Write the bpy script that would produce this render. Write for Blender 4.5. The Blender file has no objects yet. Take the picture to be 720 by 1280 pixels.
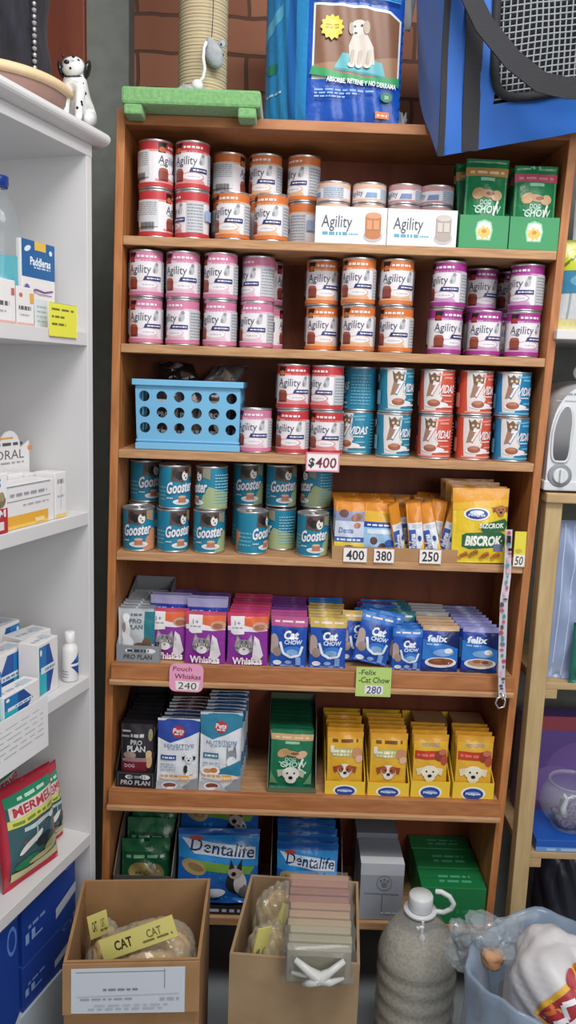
import bpy, bmesh, math, random
from mathutils import Vector, Matrix
from mathutils.geometry import tessellate_polygon
random.seed(7)
SC = bpy.context.scene
COL = SC.collection
PI = math.pi

# ------------------------------------------------------------------ camera
F_PX = 1000.0
CAM = Vector((0.39526573, -1.74962045, 1.56558065))
YAW, PITCH, ROLL = 0.00458105, -0.16584007, 0.0351323
def cam_axes():
    cy, sy, cp, sp = math.cos(YAW), math.sin(YAW), math.cos(PITCH), math.sin(PITCH)
    f = Vector((sy*cp, cy*cp, sp)); r = Vector((cy, -sy, 0)); u = r.cross(f)
    c, s = math.cos(ROLL), math.sin(ROLL)
    return c*r + s*u, -s*r + c*u, f
CR, CU, CF = cam_axes()
def ray(px, py):
    return CF + CR*((px-360)/F_PX) - CU*((py-640)/F_PX)
def on_plane(px, py, p, n):
    d = ray(px, py); n = Vector(n)
    return CAM + d*((Vector(p)-CAM).dot(n)/d.dot(n))
def at(px, py, Y): return on_plane(px, py, (0, Y, 0), (0, 1, 0))
def atz(px, py, z): return on_plane(px, py, (0, 0, z), (0, 0, 1))
cam_d = bpy.data.cameras.new('camera'); cam = bpy.data.objects.new('camera', cam_d); COL.objects.link(cam)
cam_d.sensor_fit = 'VERTICAL'; cam_d.sensor_height = 24.0; cam_d.lens = F_PX/1280*24.0
cam_d.clip_start = 0.02
M = Matrix((CR, CU, -CF)).transposed().to_4x4(); M.translation = CAM; cam.matrix_world = M
SC.camera = cam

# ------------------------------------------------------------------ materials
def lin(h):
    if isinstance(h, str):
        h = h.lstrip('#'); h = [int(h[i:i+2], 16)/255 for i in (0, 2, 4)]
    return tuple((c/12.92 if c <= .04045 else ((c+.055)/1.055)**2.4) for c in h) + (1.0,)
MATS = {}
def mat(name, col, rough=.5, metal=0., kind=None, col2=None, scale=20., bump=0., alpha=1., trans=0., spec=.5, stretch=(1,1,1), coat=0., detail=4., sheen=0.):
    if name in MATS: return MATS[name]
    m = bpy.data.materials.new(name); m.use_nodes = True
    nt = m.node_tree; b = nt.nodes['Principled BSDF']
    b.inputs['Base Color'].default_value = lin(col); b.inputs['Roughness'].default_value = rough
    b.inputs['Metallic'].default_value = metal; b.inputs['Alpha'].default_value = alpha
    b.inputs['Transmission Weight'].default_value = trans; b.inputs['Specular IOR Level'].default_value = spec
    b.inputs['Coat Weight'].default_value = coat; b.inputs['Sheen Weight'].default_value = sheen
    if kind or bump:
        tc = nt.nodes.new('ShaderNodeTexCoord'); mp = nt.nodes.new('ShaderNodeMapping')
        nt.links.new(tc.outputs['Object'], mp.inputs['Vector']); mp.inputs['Scale'].default_value = stretch
        if kind == 'wood':
            tx = nt.nodes.new('ShaderNodeTexNoise'); tx.inputs['Scale'].default_value = scale; tx.inputs['Detail'].default_value = 6; tx.inputs['Distortion'].default_value = .6
        elif kind == 'voronoi':
            tx = nt.nodes.new('ShaderNodeTexVoronoi'); tx.inputs['Scale'].default_value = scale
        elif kind == 'wave':
            tx = nt.nodes.new('ShaderNodeTexWave'); tx.inputs['Scale'].default_value = scale; tx.bands_direction = 'Z'; tx.inputs['Distortion'].default_value = 1.
        else:
            tx = nt.nodes.new('ShaderNodeTexNoise'); tx.inputs['Scale'].default_value = scale; tx.inputs['Detail'].default_value = detail
        nt.links.new(mp.outputs['Vector'], tx.inputs['Vector'])
        out = tx.outputs['Distance'] if kind == 'voronoi' else (tx.outputs['Fac'] if 'Fac' in tx.outputs else tx.outputs[0])
        if col2:
            rp = nt.nodes.new('ShaderNodeValToRGB'); rp.color_ramp.elements[0].color = lin(col); rp.color_ramp.elements[1].color = lin(col2)
            rp.color_ramp.elements[0].position = .33; rp.color_ramp.elements[1].position = .67
            nt.links.new(out, rp.inputs['Fac']); nt.links.new(rp.outputs['Color'], b.inputs['Base Color'])
        if bump:
            bp = nt.nodes.new('ShaderNodeBump'); bp.inputs['Strength'].default_value = bump; bp.inputs['Distance'].default_value = .004
            nt.links.new(out, bp.inputs['Height']); nt.links.new(bp.outputs['Normal'], b.inputs['Normal'])
    MATS[name] = m
    return m
FILM = [False]          # True while artwork is laid on creased plastic film
def ink(h, rough=.42):
    """printed colour on a label, carton or pouch"""
    h = h.lstrip('#')
    if FILM[0]: return mat('film_print_' + h, h, .27, kind='noise', bump=.55, scale=42, detail=2.)
    return mat('print_%s_%d' % (h, int(rough*100)), h, rough)
def foil(h, rough=.28): return mat('film_' + h.lstrip('#'), h, rough, spec=.5, coat=.12, kind='noise', bump=.55, scale=42, detail=2.)

# ------------------------------------------------------------------ mesh builder
class MB:
    def __init__(s): s.v = []; s.f = []; s.m = []; s.mats = []; s.sm = []
    def mi(s, m):
        if m not in s.mats: s.mats.append(m)
        return s.mats.index(m)
    def add(s, vs, fs, m, smooth=False):
        o = len(s.v); s.v += [tuple(v) for v in vs]; i = s.mi(m)
        for f in fs: s.f.append(tuple(o+k for k in f)); s.m.append(i); s.sm.append(smooth)
        return o
    def box(s, x0, x1, y0, y1, z0, z1, m, bev=0.):
        if bev:
            bm = bmesh.new(); bmesh.ops.create_cube(bm, size=1)
            for v in bm.verts: v.co = Vector(((x0+x1)/2+v.co.x*(x1-x0), (y0+y1)/2+v.co.y*(y1-y0), (z0+z1)/2+v.co.z*(z1-z0)))
            bmesh.ops.bevel(bm, geom=bm.edges[:]+bm.verts[:], offset=bev, segments=2, affect='EDGES', profile=.5)
            s.bm(bm, m); bm.free(); return
        vs = [(x, y, z) for x in (x0, x1) for y in (y0, y1) for z in (z0, z1)]
        s.add(vs, [(0,1,3,2),(4,6,7,5),(0,4,5,1),(2,3,7,6),(0,2,6,4),(1,5,7,3)], m)
    def bm(s, bm, m, smooth=False, xf=None):
        bm.verts.index_update()
        s.add([(xf @ v.co if xf else v.co) for v in bm.verts], [[v.index for v in f.verts] for f in bm.faces], m, smooth)
    def lathe(s, prof, m, n=48, c=(0,0,0), axis='Z', smooth=True, cap0=False, cap1=False):
        vs = []
        for r, h in prof:
            for k in range(n):
                a = 2*PI*k/n; p = (r*math.cos(a), r*math.sin(a), h)
                if axis == 'Y': p = (p[0], h, p[1])
                if axis == 'X': p = (h, p[0], p[1])
                vs.append((c[0]+p[0], c[1]+p[1], c[2]+p[2]))
        fs = [(i*n+k, i*n+(k+1)%n, (i+1)*n+(k+1)%n, (i+1)*n+k) for i in range(len(prof)-1) for k in range(n)]
        s.add(vs, fs, m, smooth)
        if cap0: s.add(vs[:n], [tuple(range(n))[::-1]], m)
        if cap1: s.add(vs[-n:], [tuple(range(n))], m)
    def tube(s, pts, r, m, n=10, closed=False, smooth=True, caps=True):
        pts = [Vector(p) for p in pts]; N = len(pts); rr = r if isinstance(r, (list, tuple)) else [r]*N
        vs = []; prev = None
        for i, p in enumerate(pts):
            a = pts[(i-1) % N] if (closed or i > 0) else p
            b = pts[(i+1) % N] if (closed or i < N-1) else p
            t = (b-a).normalized()
            if prev is None: nrm = t.orthogonal().normalized()
            else:
                nrm = prev - t*prev.dot(t)
                nrm = nrm.normalized() if nrm.length > 1e-6 else t.orthogonal().normalized()
            prev = nrm; bi = t.cross(nrm)
            for k in range(n):
                q = 2*PI*k/n; vs.append(p + (nrm*math.cos(q)+bi*math.sin(q))*rr[i])
        L = N if closed else N-1
        fs = [(i*n+k, i*n+(k+1)%n, ((i+1)%N)*n+(k+1)%n, ((i+1)%N)*n+k) for i in range(L) for k in range(n)]
        if caps and not closed: fs += [tuple(range(n))[::-1], tuple((N-1)*n+k for k in range(n))]
        s.add(vs, fs, m, smooth)
    def grid(s, fn, nu, nv, m, smooth=True, flip=False):
        vs = [fn(i/nu, j/nv) for j in range(nv+1) for i in range(nu+1)]
        w = nu+1; fs = [(j*w+i, j*w+i+1, (j+1)*w+i+1, (j+1)*w+i) for j in range(nv) for i in range(nu)]
        if flip: fs = [f[::-1] for f in fs]
        s.add(vs, fs, m, smooth)
    def ball(s, c, r, m, sc=(1,1,1), sub=3, rot=None):
        bm = bmesh.new(); bmesh.ops.create_icosphere(bm, subdivisions=sub, radius=r)
        X = Matrix.Translation(c) @ (rot.to_4x4() if rot else Matrix.Identity(4)) @ Matrix.Diagonal((*sc, 1))
        s.bm(bm, m, True, X); bm.free()
    def prism(s, poly, d, m):
        """poly: list of 3-D points of a flat outline, d: Vector of extrusion"""
        n = len(poly); P = [Vector(p) for p in poly]; d = Vector(d)
        vs = P + [p+d for p in P]
        tri = tessellate_polygon([P])
        fs = [tuple(t) for t in tri] + [tuple(n+k for k in t[::-1]) for t in tri] + [(i, i+n, (i+1)%n+n, (i+1)%n) for i in range(n)]
        s.add(vs, fs, m)
    def shear(s, k, z0=1.):
        s.v = [(x+k*(z-z0), y, z) for x, y, z in s.v]
    def xform(s, X): s.v = [tuple(X @ Vector(v)) for v in s.v]
    def build(s, name, parent=None, weld=True, normals=True, bevel=0.):
        me = bpy.data.meshes.new(name); bm = bmesh.new()
        bv = [bm.verts.new(v) for v in s.v]
        for f, mi, sm in zip(s.f, s.m, s.sm):
            try: fc = bm.faces.new([bv[i] for i in f])
            except ValueError: continue
            fc.material_index = mi; fc.smooth = sm
        if weld: bmesh.ops.remove_doubles(bm, verts=bm.verts[:], dist=2e-5)
        if normals: bmesh.ops.recalc_face_normals(bm, faces=bm.faces[:])
        bm.to_mesh(me); bm.free()
        for m in s.mats: me.materials.append(m)
        o = bpy.data.objects.new(name, me); COL.objects.link(o)
        if parent: o.parent = parent
        if bevel:
            b = o.modifiers.new('edge', 'BEVEL'); b.width = bevel; b.segments = 2; b.limit_method = 'ANGLE'; b.angle_limit = .6
        return o

def tag(o, label=None, cat=None, group=None, kind=None):
    if label: o['label'] = label
    if cat: o['category'] = cat
    if group: o['group'] = group
    if kind: o['kind'] = kind
    return o
def empty(name, loc=(0,0,0), rz=0., label=None, cat=None, group=None):
    o = bpy.data.objects.new(name, None); COL.objects.link(o); o.location = loc; o.rotation_euler = (0, 0, rz)
    o.empty_display_size = .03
    return tag(o, label, cat, group)
def copy_tree(o, parent=None):
    c = o.copy(); COL.objects.link(c)
    if parent: c.parent = parent
    for ch in list(o.children): copy_tree(ch, c)
    return c
USED = set()
def place(proto, loc, rot=(0,0,0), label=None, cat=None, group=None, scale=None):
    """first use moves the prototype itself, later ones are copies with copies of the parts"""
    if proto.name in USED: o = copy_tree(proto)
    else: USED.add(proto.name); o = proto
    o.location = loc; o.rotation_euler = rot
    if scale: o.scale = scale
    return tag(o, label, cat, group)
ORD = ['first','second','third','fourth','fifth','sixth','seventh','eighth','ninth','tenth','eleventh','twelfth','thirteenth','fourteenth']

# ------------------------------------------------------------------ printing on surfaces
_TXT = {}
def text2d(s, bold=0.):
    """triangles of a line of lettering in 2-D, cap height 1, centred on 0"""
    k = (s, bold)
    if k in _TXT: return _TXT[k]
    cu = bpy.data.curves.new('lettering', 'FONT'); cu.body = s; cu.size = 1; cu.offset = bold; cu.resolution_u = 2
    o = bpy.data.objects.new('lettering', cu); COL.objects.link(o)
    dg = bpy.context.evaluated_depsgraph_get(); ev = o.evaluated_get(dg); me = ev.to_mesh()
    me.calc_loop_triangles()
    vs = [(v.co.x, v.co.y) for v in me.vertices]; ts = [tuple(t.vertices) for t in me.loop_triangles]
    ev.to_mesh_clear(); bpy.data.objects.remove(o); bpy.data.curves.remove(cu)
    if vs:
        x0 = min(v[0] for v in vs); x1 = max(v[0] for v in vs)
        vs = [((x-(x0+x1)/2)/.69, y/.69) for x, y in vs]
    _TXT[k] = (vs, ts, (x1-x0)/.69 if vs else 0)
    return _TXT[k]
def _clip(poly, ax, lo, hi):
    def half(p, c, sg):
        out = []
        for i in range(len(p)):
            a, b = p[i], p[(i+1) % len(p)]; da, db = sg*(a[ax]-c), sg*(b[ax]-c)
            if da >= 0: out.append(a)
            if (da > 0 > db) or (da < 0 < db):
                t = da/(da-db); out.append((a[0]+t*(b[0]-a[0]), a[1]+t*(b[1]-a[1])))
        return out
    p = half(poly, lo, 1)
    return half(p, hi, -1) if len(p) > 2 else []
class Deco:
    """flat artwork (rectangles, ovals, outlines, lettering) laid on a surface given by fn(u, v, lift)"""
    def __init__(s, mb, fn, su=None, sv=None, lift=.00015, base=.0002, clip=None):
        s.mb, s.fn, s.su, s.sv, s.dl, s.l, s.cl = mb, fn, su, sv, lift, base, clip
    def _emit(s, tris, m):
        vs = []; fs = []
        for t in tris:
            ps = [t]
            if s.cl:
                ps = [q for q in (_clip(p, 0, s.cl[0], s.cl[2]) for p in ps) if len(q) > 2]
                ps = [q for q in (_clip(p, 1, s.cl[1], s.cl[3]) for p in ps) if len(q) > 2]
            for ax, st in ((0, s.su), (1, s.sv)):
                if not st: continue
                nx = []
                for p in ps:
                    lo = min(q[ax] for q in p); hi = max(q[ax] for q in p)
                    for k in range(math.floor(lo/st+1e-6), math.ceil(hi/st-1e-6)):
                        c = _clip(p, ax, k*st, (k+1)*st)
                        if len(c) > 2: nx.append(c)
                ps = nx
            for p in ps:
                o = len(vs); vs += [s.fn(u, v, s.l) for u, v in p]; fs.append(tuple(range(o, o+len(p))))
        s.mb.add(vs, fs, m, True); s.l += s.dl
        return s
    def poly(s, pts, m):
        P = [Vector((x, y, 0)) for x, y in pts]
        return s._emit([[(P[i].x, P[i].y) for i in t] for t in tessellate_polygon([P])], m)
    def rect(s, u0, v0, u1, v1, m): return s._emit([[(u0,v0),(u1,v0),(u1,v1),(u0,v1)]], m)
    def ell(s, cx, cy, rx, ry, m, n=20, rot=0.):
        c, d = math.cos(rot), math.sin(rot); q = []
        for k in range(n):
            x, y = rx*math.cos(2*PI*k/n), ry*math.sin(2*PI*k/n); q.append((cx+x*c-y*d, cy+x*d+y*c))
        return s._emit([q], m)
    def star(s, cx, cy, r0, r1, n, m):
        return s.poly([(cx+(r0 if k%2 else r1)*math.cos(PI*k/n), cy+(r0 if k%2 else r1)*math.sin(PI*k/n)) for k in range(2*n)], m)
    def text(s, st, cx, cy, h, m, bold=0., shear=0., width=None, rot=0.):
        vs, ts, w = text2d(st, bold)
        if not ts: return s
        kx = h if width is None else width/w
        c, d = math.cos(rot), math.sin(rot); P = []
        for x, y in vs:
            y -= .5; X, Y = x*kx+shear*y*h, y*h; P.append((cx+X*c-Y*d, cy+X*d+Y*c))
        return s._emit([[P[i] for i in t] for t in ts], m)
    def stroke(s, pts, w, m):
        T = []
        for a, b in zip(pts[:-1], pts[1:]):
            dx, dy = b[0]-a[0], b[1]-a[1]; L = math.hypot(dx, dy) or 1; nx, ny = -dy/L*w/2, dx/L*w/2
            T.append([(a[0]+nx, a[1]+ny), (a[0]-nx, a[1]-ny), (b[0]-nx, b[1]-ny), (b[0]+nx, b[1]+ny)])
        return s._emit(T, m)
    def scribble(s, u0, u1, v, h, m, n=14, seed=0):
        """a line of print too small to read"""
        r = random.Random(seed); x = u0; T = []
        while x < u1:
            w = (u1-u0)/n*r.uniform(.5, 1.6); e = min(x+w, u1); T.append([(x, v), (e, v), (e, v+h), (x, v+h)]); x = e+(u1-u0)/n*.35
        return s._emit(T, m)
def flat(o, eu, ev):
    """a plane from origin o with unit axes eu, ev"""
    o, eu, ev = Vector(o), Vector(eu), Vector(ev); n = eu.cross(ev).normalized()
    return lambda u, v, l: tuple(o + eu*u + ev*v + n*l)
# ------------------------------------------------------------------ the room
WOOD = mat('shelf_wood', 'a06339', .5, kind='wood', col2='b87b4c', scale=9, bump=.12, stretch=(1.2, 6, 6))
WOODV = mat('upright_wood', 'a46436', .5, kind='wood', col2='c2814c', scale=9, bump=.12, stretch=(7, 7, 1.))
EDGE = mat('worn_edge_wood', 'ab7d55', .6, kind='wood', col2='c4996f', scale=14, bump=.2, stretch=(1, 6, 9))
BACK = mat('backboard_wood', '6f331b', .6, kind='wood', col2='85421f', scale=6, bump=.1, stretch=(5, 5, 1))
def brick_mat():
    m = bpy.data.materials.new('brickwork'); m.use_nodes = True; nt = m.node_tree; b = nt.nodes['Principled BSDF']
    tc = nt.nodes.new('ShaderNodeTexCoord'); mp = nt.nodes.new('ShaderNodeMapping'); mp.inputs['Rotation'].default_value = (PI/2, 0, 0)
    nz = nt.nodes.new('ShaderNodeTexNoise'); nz.inputs['Scale'].default_value = 9
    mx = nt.nodes.new('ShaderNodeMix'); mx.data_type = 'VECTOR'; mx.inputs['Factor'].default_value = .02
    br = nt.nodes.new('ShaderNodeTexBrick'); br.inputs['Scale'].default_value = 1.
    br.inputs['Brick Width'].default_value = .27; br.inputs['Row Height'].default_value = .085; br.inputs['Mortar Size'].default_value = .005
    br.inputs['Mortar Smooth'].default_value = .3
    br.inputs['Color1'].default_value = lin('a56d54'); br.inputs['Color2'].default_value = lin('8c5843'); br.inputs['Mortar'].default_value = lin('604437')
    nt.links.new(tc.outputs['Object'], mp.inputs['Vector']); nt.links.new(mp.outputs['Vector'], mx.inputs[4]); nt.links.new(nz.outputs['Color'], mx.inputs[5])
    nt.links.new(tc.outputs['Object'], nz.inputs['Vector']); nt.links.new(mx.outputs[1], br.inputs['Vector']); nt.links.new(br.outputs['Color'], b.inputs['Base Color'])
    bp = nt.nodes.new('ShaderNodeBump'); bp.inputs['Strength'].default_value = .5; bp.inputs['Distance'].default_value = .01; bp.invert = True
    nt.links.new(br.outputs['Fac'], bp.inputs['Height']); nt.links.new(bp.outputs['Normal'], b.inputs['Normal']); b.inputs['Roughness'].default_value = .85
    return m
BRICK = brick_mat()
GREYP = mat('grey_plaster', '70756f', .8, kind='noise', col2='7a7f79', scale=30, bump=.1)
DKP = mat('dark_grey_paint', '3d3f40', .6, kind='noise', col2='454748', scale=25, bump=.08)
TILE = mat('floor_tile', '8f979c', .4, kind='noise', col2='9ba3a8', scale=6)
RED = mat('red_brown_timber', '6b2b14', .6, kind='wood', col2='7d3a1e', scale=5, bump=.1, stretch=(6, 6, 1))
m = MB(); m.box(-1.4, 2.2, .40, .50, 0, 3.0, BRICK); tag(m.build('wall_back'), kind='structure')
m = MB(); m.box(-1.4, 2.2, -3.2, .50, -.05, 0, TILE); tag(m.build('floor'), kind='structure')
m = MB(); m.box(at(107, 60, .33).x, at(161, 60, .33).x, .33, .40, 0, 3.0, GREYP); tag(m.build('trim_1'), kind='structure')
m = MB(); m.box(.955, 2.2, .33, .40, 0, 3.0, GREYP); tag(m.build('trim_2'), kind='structure')
m = MB(); m.box(-.45, at(106, 60, .31).x, .31, .40, 0, 3.0, RED, .004); tag(m.build('trim_3'), kind='structure')
m = MB(); m.box(-1.5, -1.4, -3.2, .50, 0, 3.0, GREYP); tag(m.build('wall_left'), kind='structure')
m = MB(); m.box(2.2, 2.3, -3.2, .50, 0, 3.0, GREYP); tag(m.build('wall_right'), kind='structure')

# ------------------------------------------------------------------ the wooden bookcase
K = .02177                                    # it leans a little to the right
W, T, DEP = .95, .018, .235
ZS = [1.8486, 1.6263, 1.3989, 1.1688, .9101, .6007, .270]
ZTOP = 2.0676
def lean(z): return K*(z-1)
bk = empty('bookcase', (0, 0, 0), 0, 'tall leaning orange-brown wooden bookcase full of pet food', 'bookcase')
for nm, x0, x1 in (('side_panel', 0, T), ('side_panel', W-T, W)):
    m = MB(); m.box(x0, x1, 0, DEP, .02, ZTOP+.030, WOODV); m.shear(K)
    m.build(nm, bk, bevel=.0015)
m = MB(); m.box(T, W-T, DEP-.008, DEP, .2, ZTOP+.02, BACK); m.shear(K); m.build('back_panel', bk)
m = MB(); m.box(T, W-T, 0, DEP-.008, ZTOP, ZTOP+.02, WOOD); m.shear(K, 1); m.build('top_panel', bk, bevel=.001)
for i, z in enumerate(ZS[:4]):
    m = MB(); m.box(T+.0005, W-T-.0005, .001, DEP-.008, z-.0005-.018, z, EDGE); m.shear(K); m.build('shelf', bk, bevel=.0015)
for i, z in enumerate(ZS[4:6]):
    m = MB(); m.box(T+.0005, W-T-.0005, .001, DEP-.008, z-.018, z, EDGE); m.shear(K); m.build('shelf', bk, bevel=.001)
    m = MB(); m.box(T-.003, W-T+.002, -.014, .001, z-.034, z+.001, WOOD); m.shear(K); m.build('front_lip', bk, bevel=.0015)
    m = MB(); m.box(T-.006, W-T+.004, -.022, .001, z-.047, z-.0345, EDGE); m.shear(K); m.build('moulding', bk, bevel=.003)
m = MB(); m.box(T+.0005, W-T-.0005, .001, DEP-.008, ZS[6]-.02, ZS[6], EDGE); m.shear(K); m.build('shelf', bk, bevel=.001)
def top_at(x): return ZTOP+.0205
# ------------------------------------------------------------------ cans
TIN = mat('tin_plate', 'd9d7d8', .36, metal=.9, kind='noise', bump=.02, scale=60)
CAN_R, CAN_H = .0365, .0985
NSEG = 48
def can_base(R, H, name='pet_food_can'):
    root = empty(name)
    b = MB(); b.lathe([(R-.0022, .0005), (R-.0004, .001), (R, .003), (R-.0012, .0045), (R-.0012, H-.0045), (R, H-.003), (R-.0004, H-.001)], TIN, NSEG, cap0=True)
    b.build('can_body', root)
    l = MB(); prof = [(R-.0002, H-.002), (R, H-.0008), (R-.0012, H), (R-.0026, H-.0012), (R-.003, H-.0045), (R-.006, H-.005), (R-.008, H-.0035), (R-.013, H-.0035), (R-.014, H-.0045), (.0005, H-.0045)]
    l.lathe(prof, TIN, NSEG)
    if H > .06:
        l.tube([(-.006, .012, H-.003), (-.009, .004, H-.0025), (0, -.004, H-.0025), (.009, .004, H-.0025), (.006, .012, H-.003)], .0011, TIN, 6, closed=True)
    l.build('lid', root)
    return root
def can_label(R, H, base, paint, root, v0=.0045):
    g = MB(); r = R-.0009; n = NSEG
    g.lathe([(r, v0), (r, H-v0)], base, n)
    def fn(u, v, l):
        a = u/r; return ((r+l)*math.sin(a), -(r+l)*math.cos(a), v0+v)
    d = Deco(g, fn, su=2*PI*r/n, lift=.00008, base=.0001, clip=(-PI*r, 0, PI*r, H-2*v0))
    paint(d, H-2*v0, r)
    g.build('label', root, normals=False)
WHITE = ink('e9e4e9'); GREYTX = ink('4f5566'); NAVY = ink('24356f'); LGREY = ink('b9bcc2'); BLACKI = ink('1c1a1e'); MGREY = ink('8e9298')
MEAT = ink('8d4335'); MEAT2 = ink('6e2f27'); PALEBLUE = ink('9fb4d6')
def paint_agility(col, pale, dog):
    C, P = ink(col), ink(pale)
    def f(d, h, r):
        e = PI*r
        d.rect(-e, h*.82, e, h, C)
        d.rect(-e, h*.775, e, h*.82, P)
        d.scribble(-.012, .03, h*.87, h*.05, WHITE, 6, 3)
        d.scribble(-.004, .034, h*.79, h*.025, C, 9, 5)
        d.poly([(-.034,h*.98),(-.014,h*.98),(-.017,h*.9),(-.02,h*.84),(-.018,h*.76),(-.034,h*.76)], BLACKI)
        d.ell(-.0255, h*.83, .007, h*.06, ink('a8322c') if not dog else ink('c76b36'))
        d.text('Agility', -.008, h*.605, h*.185, GREYTX, .004, .06, width=.052)
        d.scribble(-.030, -.014, h*.475, h*.025, MGREY, 4, 1)
        # pet drawn in grey at the right
        d.ell(.029, h*.62, .006, h*.10, LGREY); d.ell(.031, h*.72, .004, h*.045, MGREY); d.ell(.025, h*.57, .003, h*.05, MGREY)
        # dish and chunk
        d.rect(-.04, h*.13, .034, h*.17, P); d.ell(.008, h*.245, .026, h*.10, P); d.ell(.008, h*.25, .023, h*.075, WHITE)
        d.poly([(-.033,h*.13),(-.034,h*.33),(-.031,h*.40),(-.014,h*.40),(-.011,h*.33),(-.012,h*.13)], MEAT)
        d.ell(-.0225, h*.39, .0098, h*.035, ink('a55a45')); d.ell(-.0225, h*.15, .0100, h*.03, MEAT2)
        d.poly([(.001,h*.34),(.005,h*.44),(.042,h*.44),(.042,h*.34)], NAVY); d.scribble(.009, .039, h*.375, h*.03, WHITE, 8, 2)
        d.scribble(.0, .024, h*.235, h*.02, LGREY, 5, 8)
        d.rect(-e, 0, e, h*.09, C); d.rect(-.035, h*.09, .036, h*.125, P)
        # the back of the label: tables and bar code
        d.rect(.046, h*.10, .082, h*.80, ink('c3c6cd'))
        for i in range(9): d.scribble(.048, .080, h*(.15+.07*i), h*.028, MGREY, 9, i)
        d.rect(-.1, h*.2, -.052, h*.80, ink('d4d4d8'))
        for i in range(7): d.scribble(-.098, -.055, h*(.46+.045*i), h*.02, MGREY, 12, 20+i)
        for i in range(14): d.rect(-.09+.0022*i, h*.13, -.0889+.0022*i, h*.30, BLACKI)
        d.rect(.084, h*.38, .105, h*.62, PALEBLUE)
    return f
def agility(col, pale, dog=True):
    r = can_base(CAN_R, CAN_H); can_label(CAN_R, CAN_H, WHITE, paint_agility(col, pale, dog), r); return r
TEAL = ink('1b7f9f'); TEAL2 = ink('2b9ab8')
def paint_gooster(c2, meat):
    C2 = ink(c2)
    def f(d, h, r):
        e = PI*r
        d.poly([(.012,0),(e,0),(e,h*.3),(.036,h*.55),(.022,h*.30)], C2)
        d.poly([(-e,0),(-.075,0),(-.06,h*.5),(-e,h*.7)], C2)
        for i in range(4): d.scribble(-.064, -.034, h*(.18+.1*i), h*.03, ink('7fb9c9'), 6, i)
        d.poly([(-.020,h),(-.022,h*.68),(.006,h*.62),(.020,h*.72),(.024,h)], ink('5b4a44'))
        d.ell(-.011, h*.86, .007, h*.12, ink('3a2b28')); d.ell(-.002, h*.80, .009, h*.11, BLACKI); d.ell(.011, h*.79, .008, h*.12, ink('e5e0da'))
        d.ell(.014, h*.90, .004, h*.05, ink('3a302c')); d.ell(.009, h*.80, .0015, h*.02, BLACKI); d.ell(.0125, h*.74, .002, h*.02, BLACKI)
        d.poly([(.022,h),(.022,h*.78),(.04,h*.72),(.04,h)], ink('a88c6e') if c2 != '9fb083' else ink('8b8d78'))
        d.text('Gooster', .002, h*.50, h*.28, ink('11698a'), .05, .2, width=.066, rot=.10)
        d.text('Gooster', .001, h*.515, h*.27, WHITE, .03, .2, width=.064, rot=.10)
        d.ell(.004, h*.14, .021, h*.075, ink('dfe6ea')); d.ell(.004, h*.13, .015, h*.045, ink('c4ccd2'))
        d.poly([(-.005,h*.12),(-.005,h*.27),(.013,h*.27),(.013,h*.12)], ink(meat)); d.ell(.004, h*.27, .009, h*.03, ink('d5ab90'))
        d.scribble(-.030, -.017, h*.22, h*.03, WHITE, 4, 4)
        for i in range(10): d.scribble(.05, .09, h*(.15+.075*i), h*.03, ink('8fc3d2'), 9, 30+i)
    return f
def gooster(c2, meat='b5755c'):
    r = can_base(CAN_R, CAN_H); can_label(CAN_R, CAN_H, TEAL, paint_gooster(c2, meat), r); return r
def paint_vidas(col, col2):
    C, C2 = ink(col), ink(col2)
    def f(d, h, r):
        e = PI*r
        d.poly([(-.036,h),(-.034,h*.5),(-.030,h*.05),(-.004,h*.05),(.010,h*.35),(.004,h*.6),(.008,h)], ink('ded9d6'))
        d.poly([(-.024,h*.98),(-.017,h*.9),(-.010,h*.97),(-.004,h*.90),(.004,h*.97),(.002,h*.74),(-.008,h*.66),(-.02,h*.72)], ink('77594a'))
        d.ell(-.013, h*.82, .0028, h*.035, ink('d6c49a')); d.ell(-.003, h*.82, .0028, h*.035, ink('d6c49a')); d.ell(-.008, h*.73, .004, h*.04, ink('e8ddd5'))
        d.poly([(-.02,h*.72),(-.008,h*.66),(-.013,h*.42),(-.026,h*.38)], ink('a07a66'))
        d.poly([(-.005,h*.88),(.036,h*.92),(.036,h*.955),(-.002,h*.93)], C2); d.rect(.012, h*.82, .034, h*.87, C2)
        d.text('7', -.0065, h*.57, h*.30, C, .06, .2, width=.016); d.text('7', -.007, h*.58, h*.28, WHITE, .04, .2, width=.014)
        d.text('VIDAS', .0215, h*.57, h*.20, C, .05, .2, width=.044); d.text('VIDAS', .0210, h*.575, h*.185, WHITE, .03, .2, width=.042)
        d.rect(.006, h*.40, .034, h*.44, C2); d.scribble(.008, .032, h*.405, h*.025, WHITE, 7, 3)
        d.ell(-.001, h*.19, .026, h*.075, WHITE); d.ell(-.008, h*.23, .014, h*.09, ink('9b5c45')); d.ell(-.009, h*.27, .010, h*.045, ink('b97a5e'))
        d.rect(.012, h*.13, .038, h*.17, ink('e6e1de')); d.rect(.014, h*.26, .036, h*.30, C2); d.rect(-.036, h*.02, .04, h*.06, C2)
        for i in range(10): d.scribble(.048, .092, h*(.12+.078*i), h*.03, C2, 9, 40+i)
        d.ell(-.065, h*.8, .009, h*.10, ink('7fa3b5')); d.ell(-.075, h*.78, .009, h*.10, ink('7fa3b5')); d.rect(-.09, h*.15, -.05, h*.5, C2)
    return f
VR = .0385
def vidas(col, col2):
    r = can_base(VR, CAN_H); can_label(VR, CAN_H, ink(col), paint_vidas(col, col2), r); return r
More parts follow.
